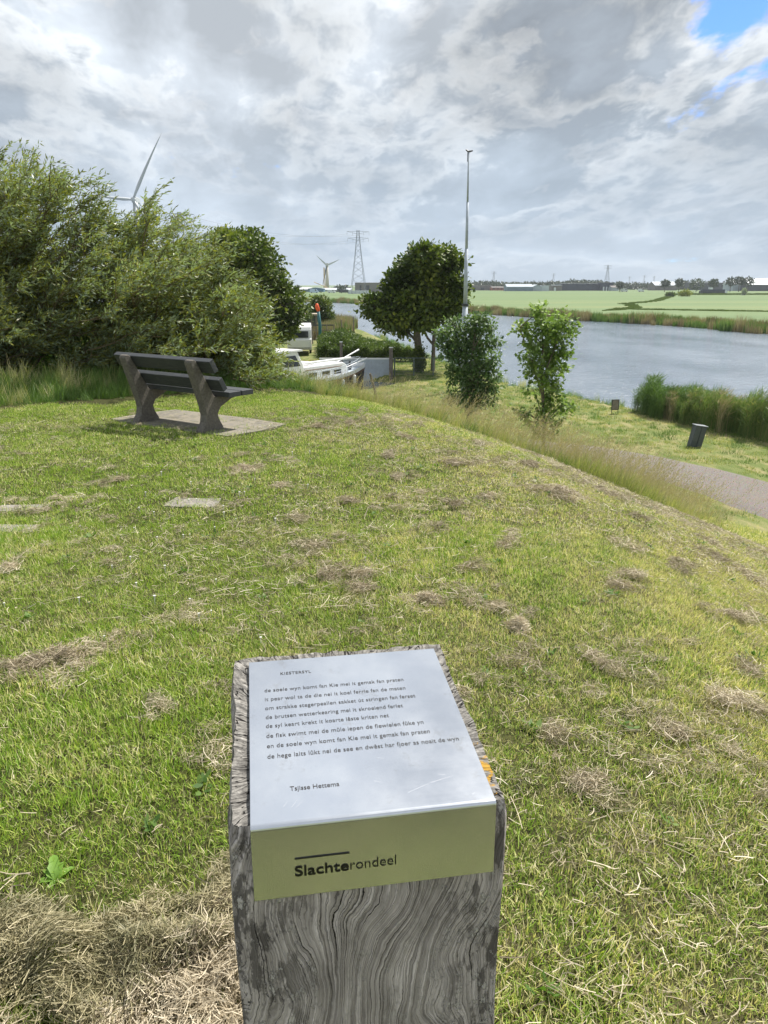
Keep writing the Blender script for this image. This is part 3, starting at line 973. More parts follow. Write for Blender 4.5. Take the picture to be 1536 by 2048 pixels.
def bare(x, y):
    """spots without grass: slabs, tiles, the post"""
    q = np.zeros(x.shape, bool)
    for (sx_, sy_, a, b_, rz, _) in SLABS:
        q |= ((x - sx_) / (a - .03)) ** 4 + ((y - sy_) / (b_ - .035)) ** 4 + .5 * np.sin(x * 31) * np.sin(y * 27) < .9
    ux = (x - BO.x) * BU.x + (y - BO.y) * BU.y
    vx = -(x - BO.x) * BU.y + (y - BO.y) * BU.x
    q |= (np.abs(ux + .0) < .90 + .05 * np.sin(vx * 17)) & (vx > -.06 + .05 * np.sin(ux * 9)) & (vx < .68 + .06 * np.sin(ux * 7)) & ~((np.sin(ux * 13.1) * np.sin(vx * 15.7 + 1)) > .82)
    c_, s_ = math.cos(YAW), math.sin(YAW)
    ux = (x + .14115) * c_ + (y - .68347) * s_
    vx = -(x + .14115) * s_ + (y - .68347) * c_
    q |= (ux > -.03) & (ux < .295) & (vx > -.01) & (vx < .34)
    return q

def grid_points(x0, x1, y0, y1, st, jit=.5):
    xs = np.arange(x0, x1, st); ys = np.arange(y0, y1, st)
    X, Y_ = np.meshgrid(xs, ys)
    X = X.ravel() + RNG.uniform(-jit, jit, X.size) * st; Y_ = Y_.ravel() + RNG.uniform(-jit, jit, Y_.size) * st
    return X, Y_

def tilt_rot(x, y, amt=.12):
    n = len(x)
    gx_ = (terrain(x + .2, y) - terrain(x - .2, y)) / .4; gy_ = (terrain(x, y + .2) - terrain(x, y - .2)) / .4
    # small-angle tilt matching the slope, then a random spin is carried by the patch itself
    rz = RNG.uniform(0, 2 * math.pi, n)
    ex = np.arctan(gy_) + RNG.normal(0, amt, n); ey = -np.arctan(gx_) + RNG.normal(0, amt, n)
    # euler XYZ applied as Rz*Ry*Rx: spin first would need another order; express the slope in the spun frame
    c_, s_ = np.cos(-rz), np.sin(-rz)
    return np.stack([ex * c_ - ey * s_, ex * s_ + ey * c_, rz], 1)

# near lawn
X, Y_ = grid_points(-4.2, 4.2, -.6, 5.2, .058)
k = lawn_mask(X, Y_) & ~bare(X, Y_) & (np.abs(X) < .78 * (Y_ + 1.9))
X, Y_ = X[k], Y_[k]
Sc = RNG.uniform(.75, 1.25, len(X)) * (1 + .35 * np.clip(np.sin(X * 2.1 + 1) * np.sin(Y_ * 1.7) + .2, 0, 1))
scatter("near_lawn_grass", np.stack([X, Y_, terrain(X, Y_)], 1), tilt_rot(X, Y_), Sc, lawn_protos,
        "mown green and straw yellow lawn around the post", "grass")
# farther lawn
X, Y_ = grid_points(-10, 11, 5.2, 12.9, .085)
k = lawn_mask(X, Y_) & ~bare(X, Y_) & (np.abs(X) < .72 * (Y_ + 2))
X, Y_ = X[k], Y_[k]
scatter("far_lawn_grass", np.stack([X, Y_, terrain(X, Y_)], 1), tilt_rot(X, Y_), RNG.uniform(.75, 1.3, len(X)), far_protos,
        "mown lawn running out to the rim of the mound", "grass")
# right flank of the lawn
X, Y_ = grid_points(3.5, 11, 1.5, 10.2, .12)
k = lawn_mask(X, Y_) & ((np.abs(X) >= 4.2) & (Y_ < 5.2)) & (X < .72 * (Y_ + 2))
X, Y_ = X[k], Y_[k]
scatter("flank_lawn_grass", np.stack([X, Y_, terrain(X, Y_)], 1), tilt_rot(X, Y_), RNG.uniform(.8, 1.4, len(X)), far_protos, "mown lawn on the flank of the mound", "grass")

# loose dry clippings strewn over the lawn
def straw_patch(name, n, rad, L0, L1, w0, w1, zr=.02, dome=0.0, curl=1.2, tl=.25):
    r_ = rad * RNG.random(n) ** .6; a = RNG.uniform(0, 2 * math.pi, n)
    z_ = RNG.uniform(0, zr, n) + dome * np.clip(1 - (r_ / rad) ** 2, 0, 1) * RNG.random(n) ** .35
    P = np.stack([r_ * np.cos(a), r_ * np.sin(a), z_], 1)
    return straws(P, RNG.uniform(0, 2 * math.pi, n), RNG.normal(0, tl, n), RNG.uniform(L0, L1, n), RNG.uniform(w0, w1, n), RNG.normal(0, curl, n), name=name)
loose = [(straw_patch("loose", 20, .10, .025, .07, .0014, .0028, .03, 0.012), M_STRAW) for _ in range(6)]
loose += [(straw_patch("loose_long", 2, .12, .08, .18, .0014, .0022, .03, .015, .7, .1), M_STRAW)]
X, Y_ = grid_points(-4.5, 6, .2, 9.5, .11)
dens = np.clip(.38 + .5 * np.sin(X * 1.3 + .7 * np.sin(Y_ * .9)) * np.sin(Y_ * 1.1 + X * .5) + .09 * X, .10, .95)
k = lawn_mask(X, Y_) & ~bare(X, Y_) & (RNG.random(len(X)) < dens) & (np.abs(X) < .75 * (Y_ + 1.6))
X, Y_ = X[k], Y_[k]
rt = tilt_rot(X, Y_)
scatter("loose_clippings", np.stack([X, Y_, terrain(X, Y_) + .014], 1), rt, RNG.uniform(.7, 1.3, len(X)), loose,
        "dry pale mowings strewn over the lawn", "cut grass")

def vnoise(x, y, sc, seed):
    rng = np.random.default_rng(seed); G_ = rng.random((64, 64))
    u_ = np.asarray(x) * sc + 31.7; v_ = np.asarray(y) * sc + 17.3
    i0 = np.floor(u_).astype(int); j0 = np.floor(v_).astype(int); fu = u_ - i0; fv = v_ - j0
    fu = fu * fu * (3 - 2 * fu); fv = fv * fv * (3 - 2 * fv)
    g = lambda i, j: G_[i % 64, j % 64]
    return (g(i0, j0) * (1 - fu) + g(i0 + 1, j0) * fu) * (1 - fv) + (g(i0, j0 + 1) * (1 - fu) + g(i0 + 1, j0 + 1) * fu) * fv
# flattened swaths of cut hay, ragged and of every size
wads = [(straw_patch("wad", 46, .06, .025, .08, .0013, .0026, .010, .022, 1.4, .35), M_STRAW if i < 6 else M_STRAWG) for i in range(8)]
CL = [(490, 940, 34), (780, 915, 22), (915, 932, 26), (975, 1000, 20), (1115, 988, 46), (915, 1012, 26), (600, 1040, 24), (622, 1104, 44), (652, 1160, 40), (740, 1158, 34), (718, 1190, 25),
      (960, 1145, 28), (1010, 1085, 26), (1350, 1128, 50), (1270, 1155, 34), (1235, 1180, 24), (1440, 1128, 36), (1500, 1165, 36), (1490, 1250, 56), (1250, 1100, 20), (1420, 1090, 22), (1060, 932, 24), (830, 820, 20),
      (640, 855, 18), (700, 850, 14), (820, 880, 18), (240, 965, 18), (20, 1375, 50), (30, 1135, 26), (1220, 1345, 32), (1320, 1470, 36), (1180, 1580, 34), (1430, 1390, 40), (1510, 1430, 30), (880, 1062, 18),
      (960, 892, 16), (1150, 1010, 26), (1200, 985, 20), (1280, 1040, 22), (330, 1425, 26), (790, 960, 14), (700, 1010, 18), (560, 975, 16), (1500, 1350, 30), (1110, 1480, 22), (980, 1225, 24)]
def ray_ground(px, py):
    d = Vector((0, CP, -SP)) + Vector((1, 0, 0)) * ((px - 768) / FPX) - Vector((0, SP, CP)) * ((py - 1024) / FPX)
    tt = .5
    while tt < 60:
        p = Vector((0, 0, 1.6)) + d * tt
        if p.z < float(terrain(p.x, p.y)): return p, tt
        tt += .02 + tt * .002
    return None, 0
pts, rots, scs = [], [], []
for px, py, s_ in CL:
    p, dd = ray_ground(px, py)
    if p is None or dd > 14: continue
    R_ = s_ / FPX * dd
    # a few ragged arms of little wads
    arms = [(RNG.uniform(0, 6.28), RNG.uniform(.7, 2.0) * R_) for _ in range(RNG.integers(2, 5))]
    for k_ in range(int(5 + R_ * 95)):
        a, L_ = arms[RNG.integers(0, len(arms))]
        f = RNG.random() ** 1.3
        x_ = p.x + math.cos(a) * L_ * f + RNG.normal(0, .12 * R_); y_ = p.y + math.sin(a) * L_ * f * 1.5 + RNG.normal(0, .14 * R_)
        pts.append((x_, y_, float(terrain(x_, y_)) + .010 + .014 * RNG.random())); scs.append(RNG.uniform(.55, 1.25))
        rots.append((RNG.normal(0, .2), RNG.normal(0, .2) + .1, RNG.uniform(0, 6.28)))
X, Y_ = grid_points(-4, 8.5, 1.2, 10.6, .075)
f = .55 * vnoise(X, Y_ * .7, 1.5, 21) + .45 * vnoise(X, Y_, 5.5, 22) + .30 * vnoise(X, Y_, 12, 23) - .17 + .035 * np.clip(X, -2, 4)
k = lawn_mask(X, Y_) & ~bare(X, Y_) & (RNG.random(len(X)) < np.clip((f - .60) * 6, 0, .8)) & (np.abs(X) < .75 * (Y_ + 1.6))
for x_, y_ in zip(X[k], Y_[k]):
    pts.append((x_, y_, float(terrain(x_, y_)) + .010 + .008 * RNG.random())); scs.append(RNG.uniform(.5, 1.1)); rots.append((RNG.normal(0, .2), RNG.normal(0, .2) + .1, RNG.uniform(0, 6.28)))
scatter("hay_wads", np.array(pts), np.array(rots), np.array(scs), wads, "ragged tan swaths of cut hay dotted over the lawn", "cut grass")

def hay_clump(px, py, rad, label, n=1300, dome=.07, mat=None, elong=1.0, rot=0.0):
    p, dd = ray_ground(px, py)
    r_ = rad * RNG.random(n) ** .55; a = RNG.uniform(0, 2 * math.pi, n)
    lob = 1 + .35 * np.sin(2 * a + px) + .25 * np.sin(3 * a + py) + .18 * np.sin(7 * a)
    x_ = r_ * np.cos(a) * lob * elong; y_ = r_ * np.sin(a) * lob
    x_, y_ = x_ * math.cos(rot) - y_ * math.sin(rot), x_ * math.sin(rot) + y_ * math.cos(rot)
    z_ = .008 + dome * np.clip(1 - (r_ / rad) ** 2, 0, 1) * (.55 + .45 * np.sin(x_ * 40 + 1) * np.cos(y_ * 33)) * RNG.random(n) ** .3
    zz = terrain(p.x + x_, p.y + y_) - float(terrain(p.x, p.y))
    P = np.stack([x_, y_, z_ + zz], 1)
    me = straws(P, RNG.uniform(0, 2 * math.pi, n), RNG.normal(0, .3, n), RNG.uniform(.03, .085, n), RNG.uniform(.0014, .0028, n), RNG.normal(0, 1.4, n), name="hay_clump")
    o = mkobj("hay_clump", me, mat or M_STRAW)
    o.location = (p.x, p.y, float(terrain(p.x, p.y)))
    tag(o, label, "hay clump", "clumps of cut hay on the lawn")
hay_clump(1035, 1262, .055, "small round tan hay clump behind the right end of the post top", 700, .06)
hay_clump(850, 1205, .085, "tan hay clump lying straight behind the metal plate", 900, .05, elong=1.2)
hay_clump(125, 1325, .17, "wide grey tan hay clump at the left edge, level with the post top", 2200, .06, elong=1.5, rot=.3)
hay_clump(488, 942, .14, "pale hay clump in the lawn just in front of the bench", 900, .05, elong=1.3)
hay_clump(1115, 985, .17, "brown hay clump near the rim of the mound, below the slender sapling", 1500, .07, elong=1.4)

# heaps of hay to the left of the post
def vnoise(x, y, sc, seed):
    rng = np.random.default_rng(seed); G_ = rng.random((64, 64))
    u_ = np.asarray(x) * sc + 31.7; v_ = np.asarray(y) * sc + 17.3
    i0 = np.floor(u_).astype(int); j0 = np.floor(v_).astype(int); fu = u_ - i0; fv = v_ - j0
    fu = fu * fu * (3 - 2 * fu); fv = fv * fv * (3 - 2 * fv)
    g = lambda i, j: G_[i % 64, j % 64]
    return (g(i0, j0) * (1 - fu) + g(i0 + 1, j0) * fu) * (1 - fv) + (g(i0, j0 + 1) * (1 - fu) + g(i0 + 1, j0 + 1) * fu) * fv
def heap(name, x0, x1, y0, y1, n, fn, label, mat, seed=0):
    rng = np.random.default_rng(seed)
    X = rng.uniform(x0, x1, n * 4); Y2 = rng.uniform(y0, y1, n * 4)
    f = fn(X, Y2) + .55 * (vnoise(X, Y2, 7, 1) - .5) + .45 * (vnoise(X, Y2, 17, 2) - .5)
    k_ = rng.random(n * 4) < np.clip(f * 1.9, 0, 1) ** 1.3
    X, Y2, f = X[k_][:n], Y2[k_][:n], f[k_][:n]
    n = len(X)
    H = .080 * np.clip(f, 0, 1) * (.35 + 1.1 * vnoise(X, Y2, 11, 4) * (.5 + vnoise(X, Y2, 26, 5)))
    Z = terrain(X, Y2) + .012 + H * rng.random(n) ** .25 + rng.random(n) * .008
    P = np.stack([X, Y2, Z], 1)
    fl = 6.3 * vnoise(X, Y2, 5, 7)
    az = fl + rng.normal(0, .75, n)
    L_ = rng.uniform(.02, .075, n); L_[rng.random(n) < .015] *= 2.2
    me = straws(P, az, rng.normal(0, .3, n), L_, rng.uniform(.0012, .0026, n), rng.normal(0, 1.1, n), name=name)
    o = mkobj(name, me, mat)
    tag(o, label, "hay heap")
    return o
def blob(X, Y2, L):
    return np.max([h_ * (1 - np.sqrt(((X - cx_) / a) ** 2 + ((Y2 - cy_) / b_) ** 2)) for cx_, cy_, a, b_, h_ in L], axis=0)
heap("hay_heap", -1.5, -.05, 1.25, 2.3, 17000, lambda X, Y2: blob(X, Y2, [(-.72, 1.50, .48, .23, 1.2), (-.37, 1.80, .20, .17, 1.15), (-1.15, 1.34, .35, .16, .9), (-.45, 1.56, .28, .22, .9)]), "grey green hay heap on the grass left of the post", M_STRAWG, 1)
heap("hay_heap", -1.4, -.0, .95, 1.95, 17000, lambda X, Y2: blob(X, Y2, [(-.34, 1.38, .40, .42, 1.2), (-.98, 1.22, .38, .18, 1.0), (-.24, 1.72, .18, .28, 1.0)]), "brown tan hay heap at the foot of the post, nearest the viewer", M_STRAW, 2)

# broad-leaved weed beside the heap
wp, _ = ray_ground(112, 1765)
weed = empty("broad_leaved_weed", (wp.x, wp.y, float(terrain(wp.x, wp.y))), .3, "bright green dock rosette beside the grey green hay heap", "weed")
M_DOCK = leafmat("dock_leaf", [(0, (.20, .36, .06)), (1, (.36, .52, .13))], transl=.4)
for a, L_, el in ((1.7, .085, .8), (.6, .06, .6), (2.9, .06, .35), (-.5, .04, .3), (4.2, .045, .25), (1.2, .055, .9), (2.2, .06, .6)):
    T = []; n_ = 7
    for i in range(n_ + 1):
        f = i / n_; wv_ = .019 * math.sin(math.pi * min(1, f * .93 + .05)) ** .8 * (L_ / .1) * (1 + .18 * math.sin(i * 2.2 + a))
        e_ = el - f * .5
        T.append((Vector((math.cos(a) * math.cos(e_), math.sin(a) * math.cos(e_), math.sin(e_))) * L_ * f, wv_))
    mb = MB(); vs = []; fs = []
    sd = Vector((-math.sin(a), math.cos(a), 0))
    for c0, wv_ in T:
        vs += [c0 - sd * wv_ + Vector((0, 0, wv_ * .35)), c0, c0 + sd * wv_ + Vector((0, 0, wv_ * .35))]
    for i in range(n_):
        b0 = 3 * i; fs += [(b0, b0 + 1, b0 + 4, b0 + 3), (b0 + 1, b0 + 2, b0 + 5, b0 + 4)]
    mb.add(vs, fs); mb.build("leaf", M_DOCK, weed, smooth=True)

# low clover and broad leaves mixed in the sward, white clover heads
def rosette(n, L0, L1):
    a = RNG.uniform(0, 6.28, n); el = RNG.uniform(.1, .8, n)
    D = np.stack([np.cos(a) * np.cos(el), np.sin(a) * np.cos(el), np.sin(el)], 1)
    P = RNG.normal(0, .012, (n, 3)); P[:, 2] = .008
    return leaf_mesh("rosette", P, D, np.tile([[0, 0, 1.]], (n, 1)), RNG.uniform(L0, L1, n), RNG.uniform(L0, L1, n) * .5, 'oval')
ros = [(rosette(9, .018, .04), M_TALLG) for _ in range(4)]
X, Y_ = grid_points(-4, 5, .9, 8, .33)
k = lawn_mask(X, Y_) & ~bare(X, Y_) & (RNG.random(len(X)) < .4) & (np.abs(X) < .75 * (Y_ + 1))
X, Y_ = X[k], Y_[k]
scatter("sward_herbs", np.stack([X, Y_, terrain(X, Y_) + .012], 1), tilt_rot(X, Y_), RNG.uniform(.5, 1.3, len(X)), ros, "small broad leaved herbs in the lawn", "herbs")
M_WHITE_FL = simple("clover_head", (.75, .74, .68), .8)
mbf = MB()
for k_ in range(5):
    a = k_ * 1.256
    mbf.tube([(0, 0, .03), (.003 * math.cos(a), .003 * math.sin(a), .036), (.006 * math.cos(a), .006 * math.sin(a), .036)], [.003, .003, .001], 5)
mbf.tube([(0, 0, 0), (0, 0, .034)], [.0007, .003], 4)
fp = []
for _ in range(46):
    x_ = RNG.normal(-1.35, .55); y_ = RNG.uniform(3.2, 7.5)
    if lawn_mask(np.array([x_]), np.array([y_]))[0]: fp.append((x_, y_, float(terrain(x_, y_)) + .01))
fp = np.array(fp)
scatter("clover_flowers", fp, np.zeros_like(fp), RNG.uniform(.8, 1.4, len(fp)), [(mbf.mesh("clover"), M_WHITE_FL)], "tiny white clover heads in the lawn", "flowers")

# ---- tall grass
def tall_tuft(n, rad, h0, h1, w_, lean, bend, heads, windx=.5):
    r_ = rad * np.sqrt(RNG.random(n)); a = RNG.uniform(0, 2 * math.pi, n)
    P = np.stack([r_ * np.cos(a), r_ * np.sin(a), np.zeros(n)], 1)
    az = RNG.normal(0, windx * 2.2, n)
    me = ribbons(P, az, np.abs(RNG.normal(.05, lean, n)), RNG.uniform(h0, h1, n), RNG.uniform(w_ * .7, w_ * 1.3, n), RNG.uniform(.2, bend, n), 4, name="tall_tuft")
    return me
def seed_tuft(n, rad, h0, h1):
    """thin stems carrying feathery heads"""
    n = int(n)
    r_ = rad * np.sqrt(RNG.random(n)); a = RNG.uniform(0, 2 * math.pi, n)
    P = np.stack([r_ * np.cos(a), r_ * np.sin(a), np.zeros(n)], 1)
    az = RNG.normal(0, .9, n); lean = np.abs(RNG.normal(.12, .12, n)); h = RNG.uniform(h0, h1, n)
    bnd = RNG.uniform(.2, .8, n)
    m1 = ribbons(P, az, lean, h, np.full(n, .0035), bnd, 4, name="stems")
    # heads: short leaflets round the upper fifth
    k_ = 7
    fr = np.tile(np.linspace(.80, 1.0, k_), n)
    Pi = np.repeat(P, k_, 0); azi = np.repeat(az, k_); le = np.repeat(lean, k_); hh_ = np.repeat(h, k_); bb = np.repeat(bnd, k_)
    ang = le + bb * fr * .5
    C_ = Pi + np.stack([np.sin(ang) * np.cos(azi), np.sin(ang) * np.sin(azi), np.cos(ang)], 1) * (hh_ * fr)[:, None]
    D = unit(np.stack([np.sin(ang) * np.cos(azi), np.sin(ang) * np.sin(azi), np.cos(ang)], 1) + RNG.normal(0, .35, (n * k_, 3)))
    m2 = leaf_mesh("heads", C_, D, rand_dirs(n * k_), RNG.uniform(.025, .05, n * k_), np.full(n * k_, .009), 'lance')
    return m1, m2
def join_np(name, meshes):
    import bmesh
    bm = bmesh.new()
    for q in meshes: bm.from_mesh(q)
    out = bpy.data.meshes.new(name); bm.to_mesh(out); bm.free()
    return out
tall = [(tall_tuft(60, .16, .30, .72, .006, .18, 1.3, 0), M_TALL) for _ in range(4)]
seeds = [(join_np("seed_tuft", seed_tuft(13, .15, .55, .95)), M_SEED) for _ in range(3)]
lush = [(tall_tuft(60, .16, .22, .48, .008, .3, 1.5, 0), M_TALLG) for _ in range(3)]
lush += [(rosette(26, .06, .13), M_TALLG) for _ in range(2)]

X, Y_ = grid_points(-9, 13.5, 6.5, 27, .17)
rr_ = np.hypot(X - CX, Y_ - CY)
ppath = in_poly(X, Y_, [(p[0] - .25, p[1]) for p in PATH_L] + PATH_R[::-1])
rim = ~lawn_mask(X, Y_) & (rr_ > 13.2) & (rr_ < 23.2) & ~ppath
# the strip thins to short grass where the path runs close on the right
fade = np.clip((X / np.maximum(Y_, 1) - .34) / .14, 0, 1)
keep = rim & (RNG.random(len(X)) > fade * 1.05) & (RNG.random(len(X)) < .25 + 1.2 * vnoise(X, Y_, .9, 31)) & (X < 9.6)
keep &= np.where(Y_ > 19, RNG.random(len(X)) < .5, True) & (np.abs(X) < .75 * Y_)
Xa, Ya = X[keep], Y_[keep]; fa_ = fade[keep]
scl = RNG.uniform(.5, 1.1, len(Xa)) * (.7 + .5 * vnoise(Xa, Ya, .8, 33)) * (1 - .55 * fa_) * np.interp(Xa / np.maximum(Ya, 1), [-.5, -.12, .0, .12, .25], [.45, .45, .62, .8, .85])
scatter("rim_tall_grass", np.stack([Xa, Ya, terrain(Xa, Ya) - .03], 1), np.stack([RNG.normal(0, .08, len(Xa)), RNG.normal(.1, .1, len(Xa)), RNG.normal(0, .5, len(Xa))], 1), scl, tall + lush[:1],
        "long windblown straw coloured grass beyond the rim of the mown mound", "tall grass")
q = RNG.random(len(Xa)) < .8 * (1 - .6 * fa_)
Xs, Ys = Xa[q], Ya[q]
scatter("rim_seed_grass", np.stack([Xs, Ys, terrain(Xs, Ys) - .03], 1), np.stack([RNG.normal(0, .08, len(Xs)), RNG.normal(.12, .1, len(Xs)), RNG.normal(0, .4, len(Xs))], 1), RNG.uniform(.65, 1.05, len(Xs)) * np.interp(Xs / np.maximum(Ys, 1), [-.5, -.12, .0, .12, .25], [.5, .5, .7, .92, .95]), seeds,
        "feathery pale seed heads among the rim grass", "tall grass")
# short-medium grass on the right foot slope
X, Y_ = grid_points(3.5, 14, 5, 24, .15)
rr_ = np.hypot(X - CX, Y_ - CY)
k = ~lawn_mask(X, Y_) & (rr_ > 13.2) & (X / np.maximum(Y_, 1) > .34) & ~in_poly(X, Y_, PATH_POLY) & (rr_ < 24.5) & (X < .75 * Y_)
X, Y_ = X[k], Y_[k]
scatter("foot_slope_grass", np.stack([X, Y_, terrain(X, Y_)], 1), tilt_rot(X, Y_), RNG.uniform(1.6, 2.8, len(X)), far_protos, "short green grass on the slope above the gravel path", "grass")

# lush fringe under the willows
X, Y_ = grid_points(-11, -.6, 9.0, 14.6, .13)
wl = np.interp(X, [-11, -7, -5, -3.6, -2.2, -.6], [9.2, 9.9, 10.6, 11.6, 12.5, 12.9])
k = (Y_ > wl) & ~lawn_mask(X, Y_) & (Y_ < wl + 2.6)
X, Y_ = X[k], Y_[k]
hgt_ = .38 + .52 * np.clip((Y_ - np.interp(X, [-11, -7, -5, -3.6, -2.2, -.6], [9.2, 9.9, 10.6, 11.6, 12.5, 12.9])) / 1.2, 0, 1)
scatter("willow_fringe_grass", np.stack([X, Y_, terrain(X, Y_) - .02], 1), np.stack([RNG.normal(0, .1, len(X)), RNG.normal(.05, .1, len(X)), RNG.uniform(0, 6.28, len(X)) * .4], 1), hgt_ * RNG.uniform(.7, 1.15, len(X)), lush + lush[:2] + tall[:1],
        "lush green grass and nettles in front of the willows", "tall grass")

# grass on the low flat: between path and bank, and the harbour meadow
mead = [(blades_patch("meadow", 60, .30, .05, .13, .012, .022, .6, 1.0, 1), M_TALL) for _ in range(3)]
mead += [(blades_patch("meadow_g", 60, .30, .05, .15, .012, .022, .6, 1.0, 1), M_TALLG) for _ in range(2)]
X, Y_ = grid_points(-14, 26, 19, 64, .42)
nearr = pl_signed(X, Y_, NEAR); rr_ = np.hypot(X - CX, Y_ - CY)
k = (nearr < -.2) & ~in_poly(X, Y_, PATH_POLY) & (rr_ > 22.5) & (basin(X, Y_) > .6) & (np.abs(X) < .62 * Y_ + 1)
k &= (RNG.random(len(X)) < .8)
X, Y_ = X[k], Y_[k]
scatter("meadow_grass", np.stack([X, Y_, terrain(X, Y_)], 1), np.stack([np.zeros(len(X)), np.zeros(len(X)), RNG.uniform(0, 6.28, len(X))], 1), RNG.uniform(.6, 1.25, len(X)), mead, "yellow green grass on the low ground by the water", "grass")

# ---- reeds
def reed_tuft(n, rad, h0, h1, w_):
    r_ = rad * np.sqrt(RNG.random(n)); a = RNG.uniform(0, 2 * math.pi, n)
    P = np.stack([r_ * np.cos(a), r_ * np.sin(a), np.zeros(n)], 1)
    m1 = ribbons(P, RNG.normal(0, 1.2, n), np.abs(RNG.normal(.04, .07, n)), RNG.uniform(h0, h1, n), np.full(n, w_ * .6), RNG.uniform(.05, .4, n), 3, name="stems")
    k_ = 5
    fr = RNG.uniform(.3, .97, n * k_); Pi = np.repeat(P, k_, 0); Pi[:, 2] = fr * h1 * .85
    az = RNG.normal(0, 1.3, n * k_); el = RNG.uniform(.3, 1.2, n * k_)
    D = np.stack([np.cos(az) * np.cos(el), np.sin(az) * np.cos(el), np.sin(el)], 1)
    m2 = leaf_mesh("leaves", Pi, D, rand_dirs(n * k_), RNG.uniform(.25, .55, n * k_), np.full(n * k_, w_), 'lance')
    return join_np("reed_tuft", (m1, m2))
reedsn = [(reed_tuft(46, .28, 1.3, 2.0, .022), M_REED) for _ in range(9)] + [(reed_tuft(36, .26, 1.4, 2.1, .018), M_REEDT) for _ in range(2)]
X, Y_ = grid_points(8, 30, 12, 43, .30)
nearr = pl_signed(X, Y_, NEAR)
al = X + 0 * Y_
k = (nearr > -1.9 - .35 * np.sin(X * 1.1)) & (nearr < 1.2) & (Y_ < 37.6 + .3 * np.sin(X * 3)) & (X < 30)
X, Y_ = X[k], Y_[k]
scatter("near_bank_reeds", np.stack([X, Y_, np.maximum(terrain(X, Y_), WZ - .3)], 1), np.stack([RNG.normal(0, .06, len(X)), RNG.normal(.08, .06, len(X)), RNG.normal(0, .6, len(X))], 1), RNG.uniform(.72, 1.05, len(X)) * (.86 + .16 * np.sin(X * .9) * np.sin(X * 2.3 + Y_) + .1 * np.sin(X * 5.1)), reedsn,
        "dense green reed bed along the near bank at right", "reeds")
# low fringe of the bank between the sign and the saplings
X, Y_ = grid_points(-4, 13, 38, 100, .55)
nearr = pl_signed(X, Y_, NEAR)
k = (nearr > -1.0) & (nearr < .35) & (Y_ > 39.5)
X, Y_ = X[k], Y_[k]
scatter("bank_fringe", np.stack([X, Y_, np.maximum(terrain(X, Y_), WZ - .05)], 1), np.stack([np.zeros(len(X)), np.zeros(len(X)), RNG.uniform(0, 6.28, len(X))], 1), RNG.uniform(.7, 1.5, len(X)), lush + tall[:1], "low green bank plants at the waterline", "bank plants")

farreed = [(blades_patch("far_reed", 110, 1.1, 1.0, 2.3, .07, .14, .12, .35, 2, 0), M_REED) for _ in range(3)] + [(blades_patch("far_reed_tan", 110, 1.0, 1.2, 2.5, .06, .12, .12, .35, 2, 0), M_REEDT) for _ in range(3)]
pts = []; sc_ = []
FP = FARB
d = np.concatenate([[0], np.cumsum(np.hypot(*np.diff(FP, axis=0).T))])
s_ = 0
while s_ < d[-1]:
    x_ = np.interp(s_, d, FP[:, 0]); y_ = np.interp(s_, d, FP[:, 1])
    tx, ty = np.interp(s_ + 1, d, FP[:, 0]) - x_, np.interp(s_ + 1, d, FP[:, 1]) - y_
    L_ = math.hypot(tx, ty) or 1
    nx_, ny_ = ty / L_, -tx / L_
    for k_ in range(5):
        o_ = k_ * .95 - .6 + RNG.normal(0, .3)
        cl = .72 + .28 * math.sin(s_ * .35 + k_) * math.sin(s_ * .13) + .1 * RNG.normal()
        px2, py2 = x_ + nx_ * o_ + RNG.normal(0, .4), y_ + ny_ * o_ + RNG.normal(0, .4)
        pts.append((px2, py2, max(float(terrain(px2, py2)), WZ - .1))); sc_.append(max(.35, cl * (1 - .11 * k_)))
    s_ += .85 if y_ < 200 else 1.6
pts = np.array(pts)
scatter("far_bank_reeds", pts, np.stack([RNG.normal(0, .05, len(pts)), RNG.normal(.05, .05, len(pts)), RNG.uniform(0, 6.28, len(pts))], 1), np.array(sc_), farreed,
        "tan and green reed fringe along the opposite bank", "reeds")
# tan reeds behind the jetty at left, bushy bank growth
pts = []
for _ in range(260):
    x_ = RNG.uniform(-9.5, -4.6); y_ = RNG.uniform(88, 118)
    if pl_signed(np.array([x_]), np.array([y_]), NEAR)[0] < .8: pts.append((x_, y_, max(float(terrain(x_, y_)), WZ)))
pts = np.array(pts)
scatter("jetty_reeds", pts, np.stack([np.zeros(len(pts)), np.zeros(len(pts)), RNG.uniform(0, 6.28, len(pts))], 1), RNG.uniform(.5, .95, len(pts)), farreed[3:] + farreed[:1], "tan old reeds beside the wooden jetty", "reeds")

# ditches and verges in the field
def verge(name, line, w_, n, sc0, label, protos):
    L = np.array(line, float)
    d = np.concatenate([[0], np.cumsum(np.hypot(*np.diff(L, axis=0).T))])
    s_ = RNG.uniform(0, d[-1], n)
    x_ = np.interp(s_, d, L[:, 0]) + RNG.normal(0, w_, n); y_ = np.interp(s_, d, L[:, 1]) + RNG.normal(0, w_, n)
    P = np.stack([x_, y_, terrain(x_, y_)], 1)
    scatter(name, P, np.stack([np.zeros(n), np.zeros(n), RNG.uniform(0, 6.28, n)], 1), RNG.uniform(.6, 1.2, n) * sc0, protos, label, "ditch grass")
M_DITCH = leafmat("ditch_growth", [(0, (.08, .11, .04)), (.6, (.12, .165, .055)), (1, (.18, .22, .085))], transl=.3, nscale=.02)
dg_ = [(blades_patch("ditch_clump", 60, 1.3, .3, .9, .18, .30, .4, .6, 1, 0), M_DITCH) for _ in range(3)]
verge("ditch_grass", [(54, 190), (68, 215), (80, 262), (100, 296), (122, 350), (150, 420), (178, 492)], .8, 800, .55, "dark green ditch line curving through the field", dg_)
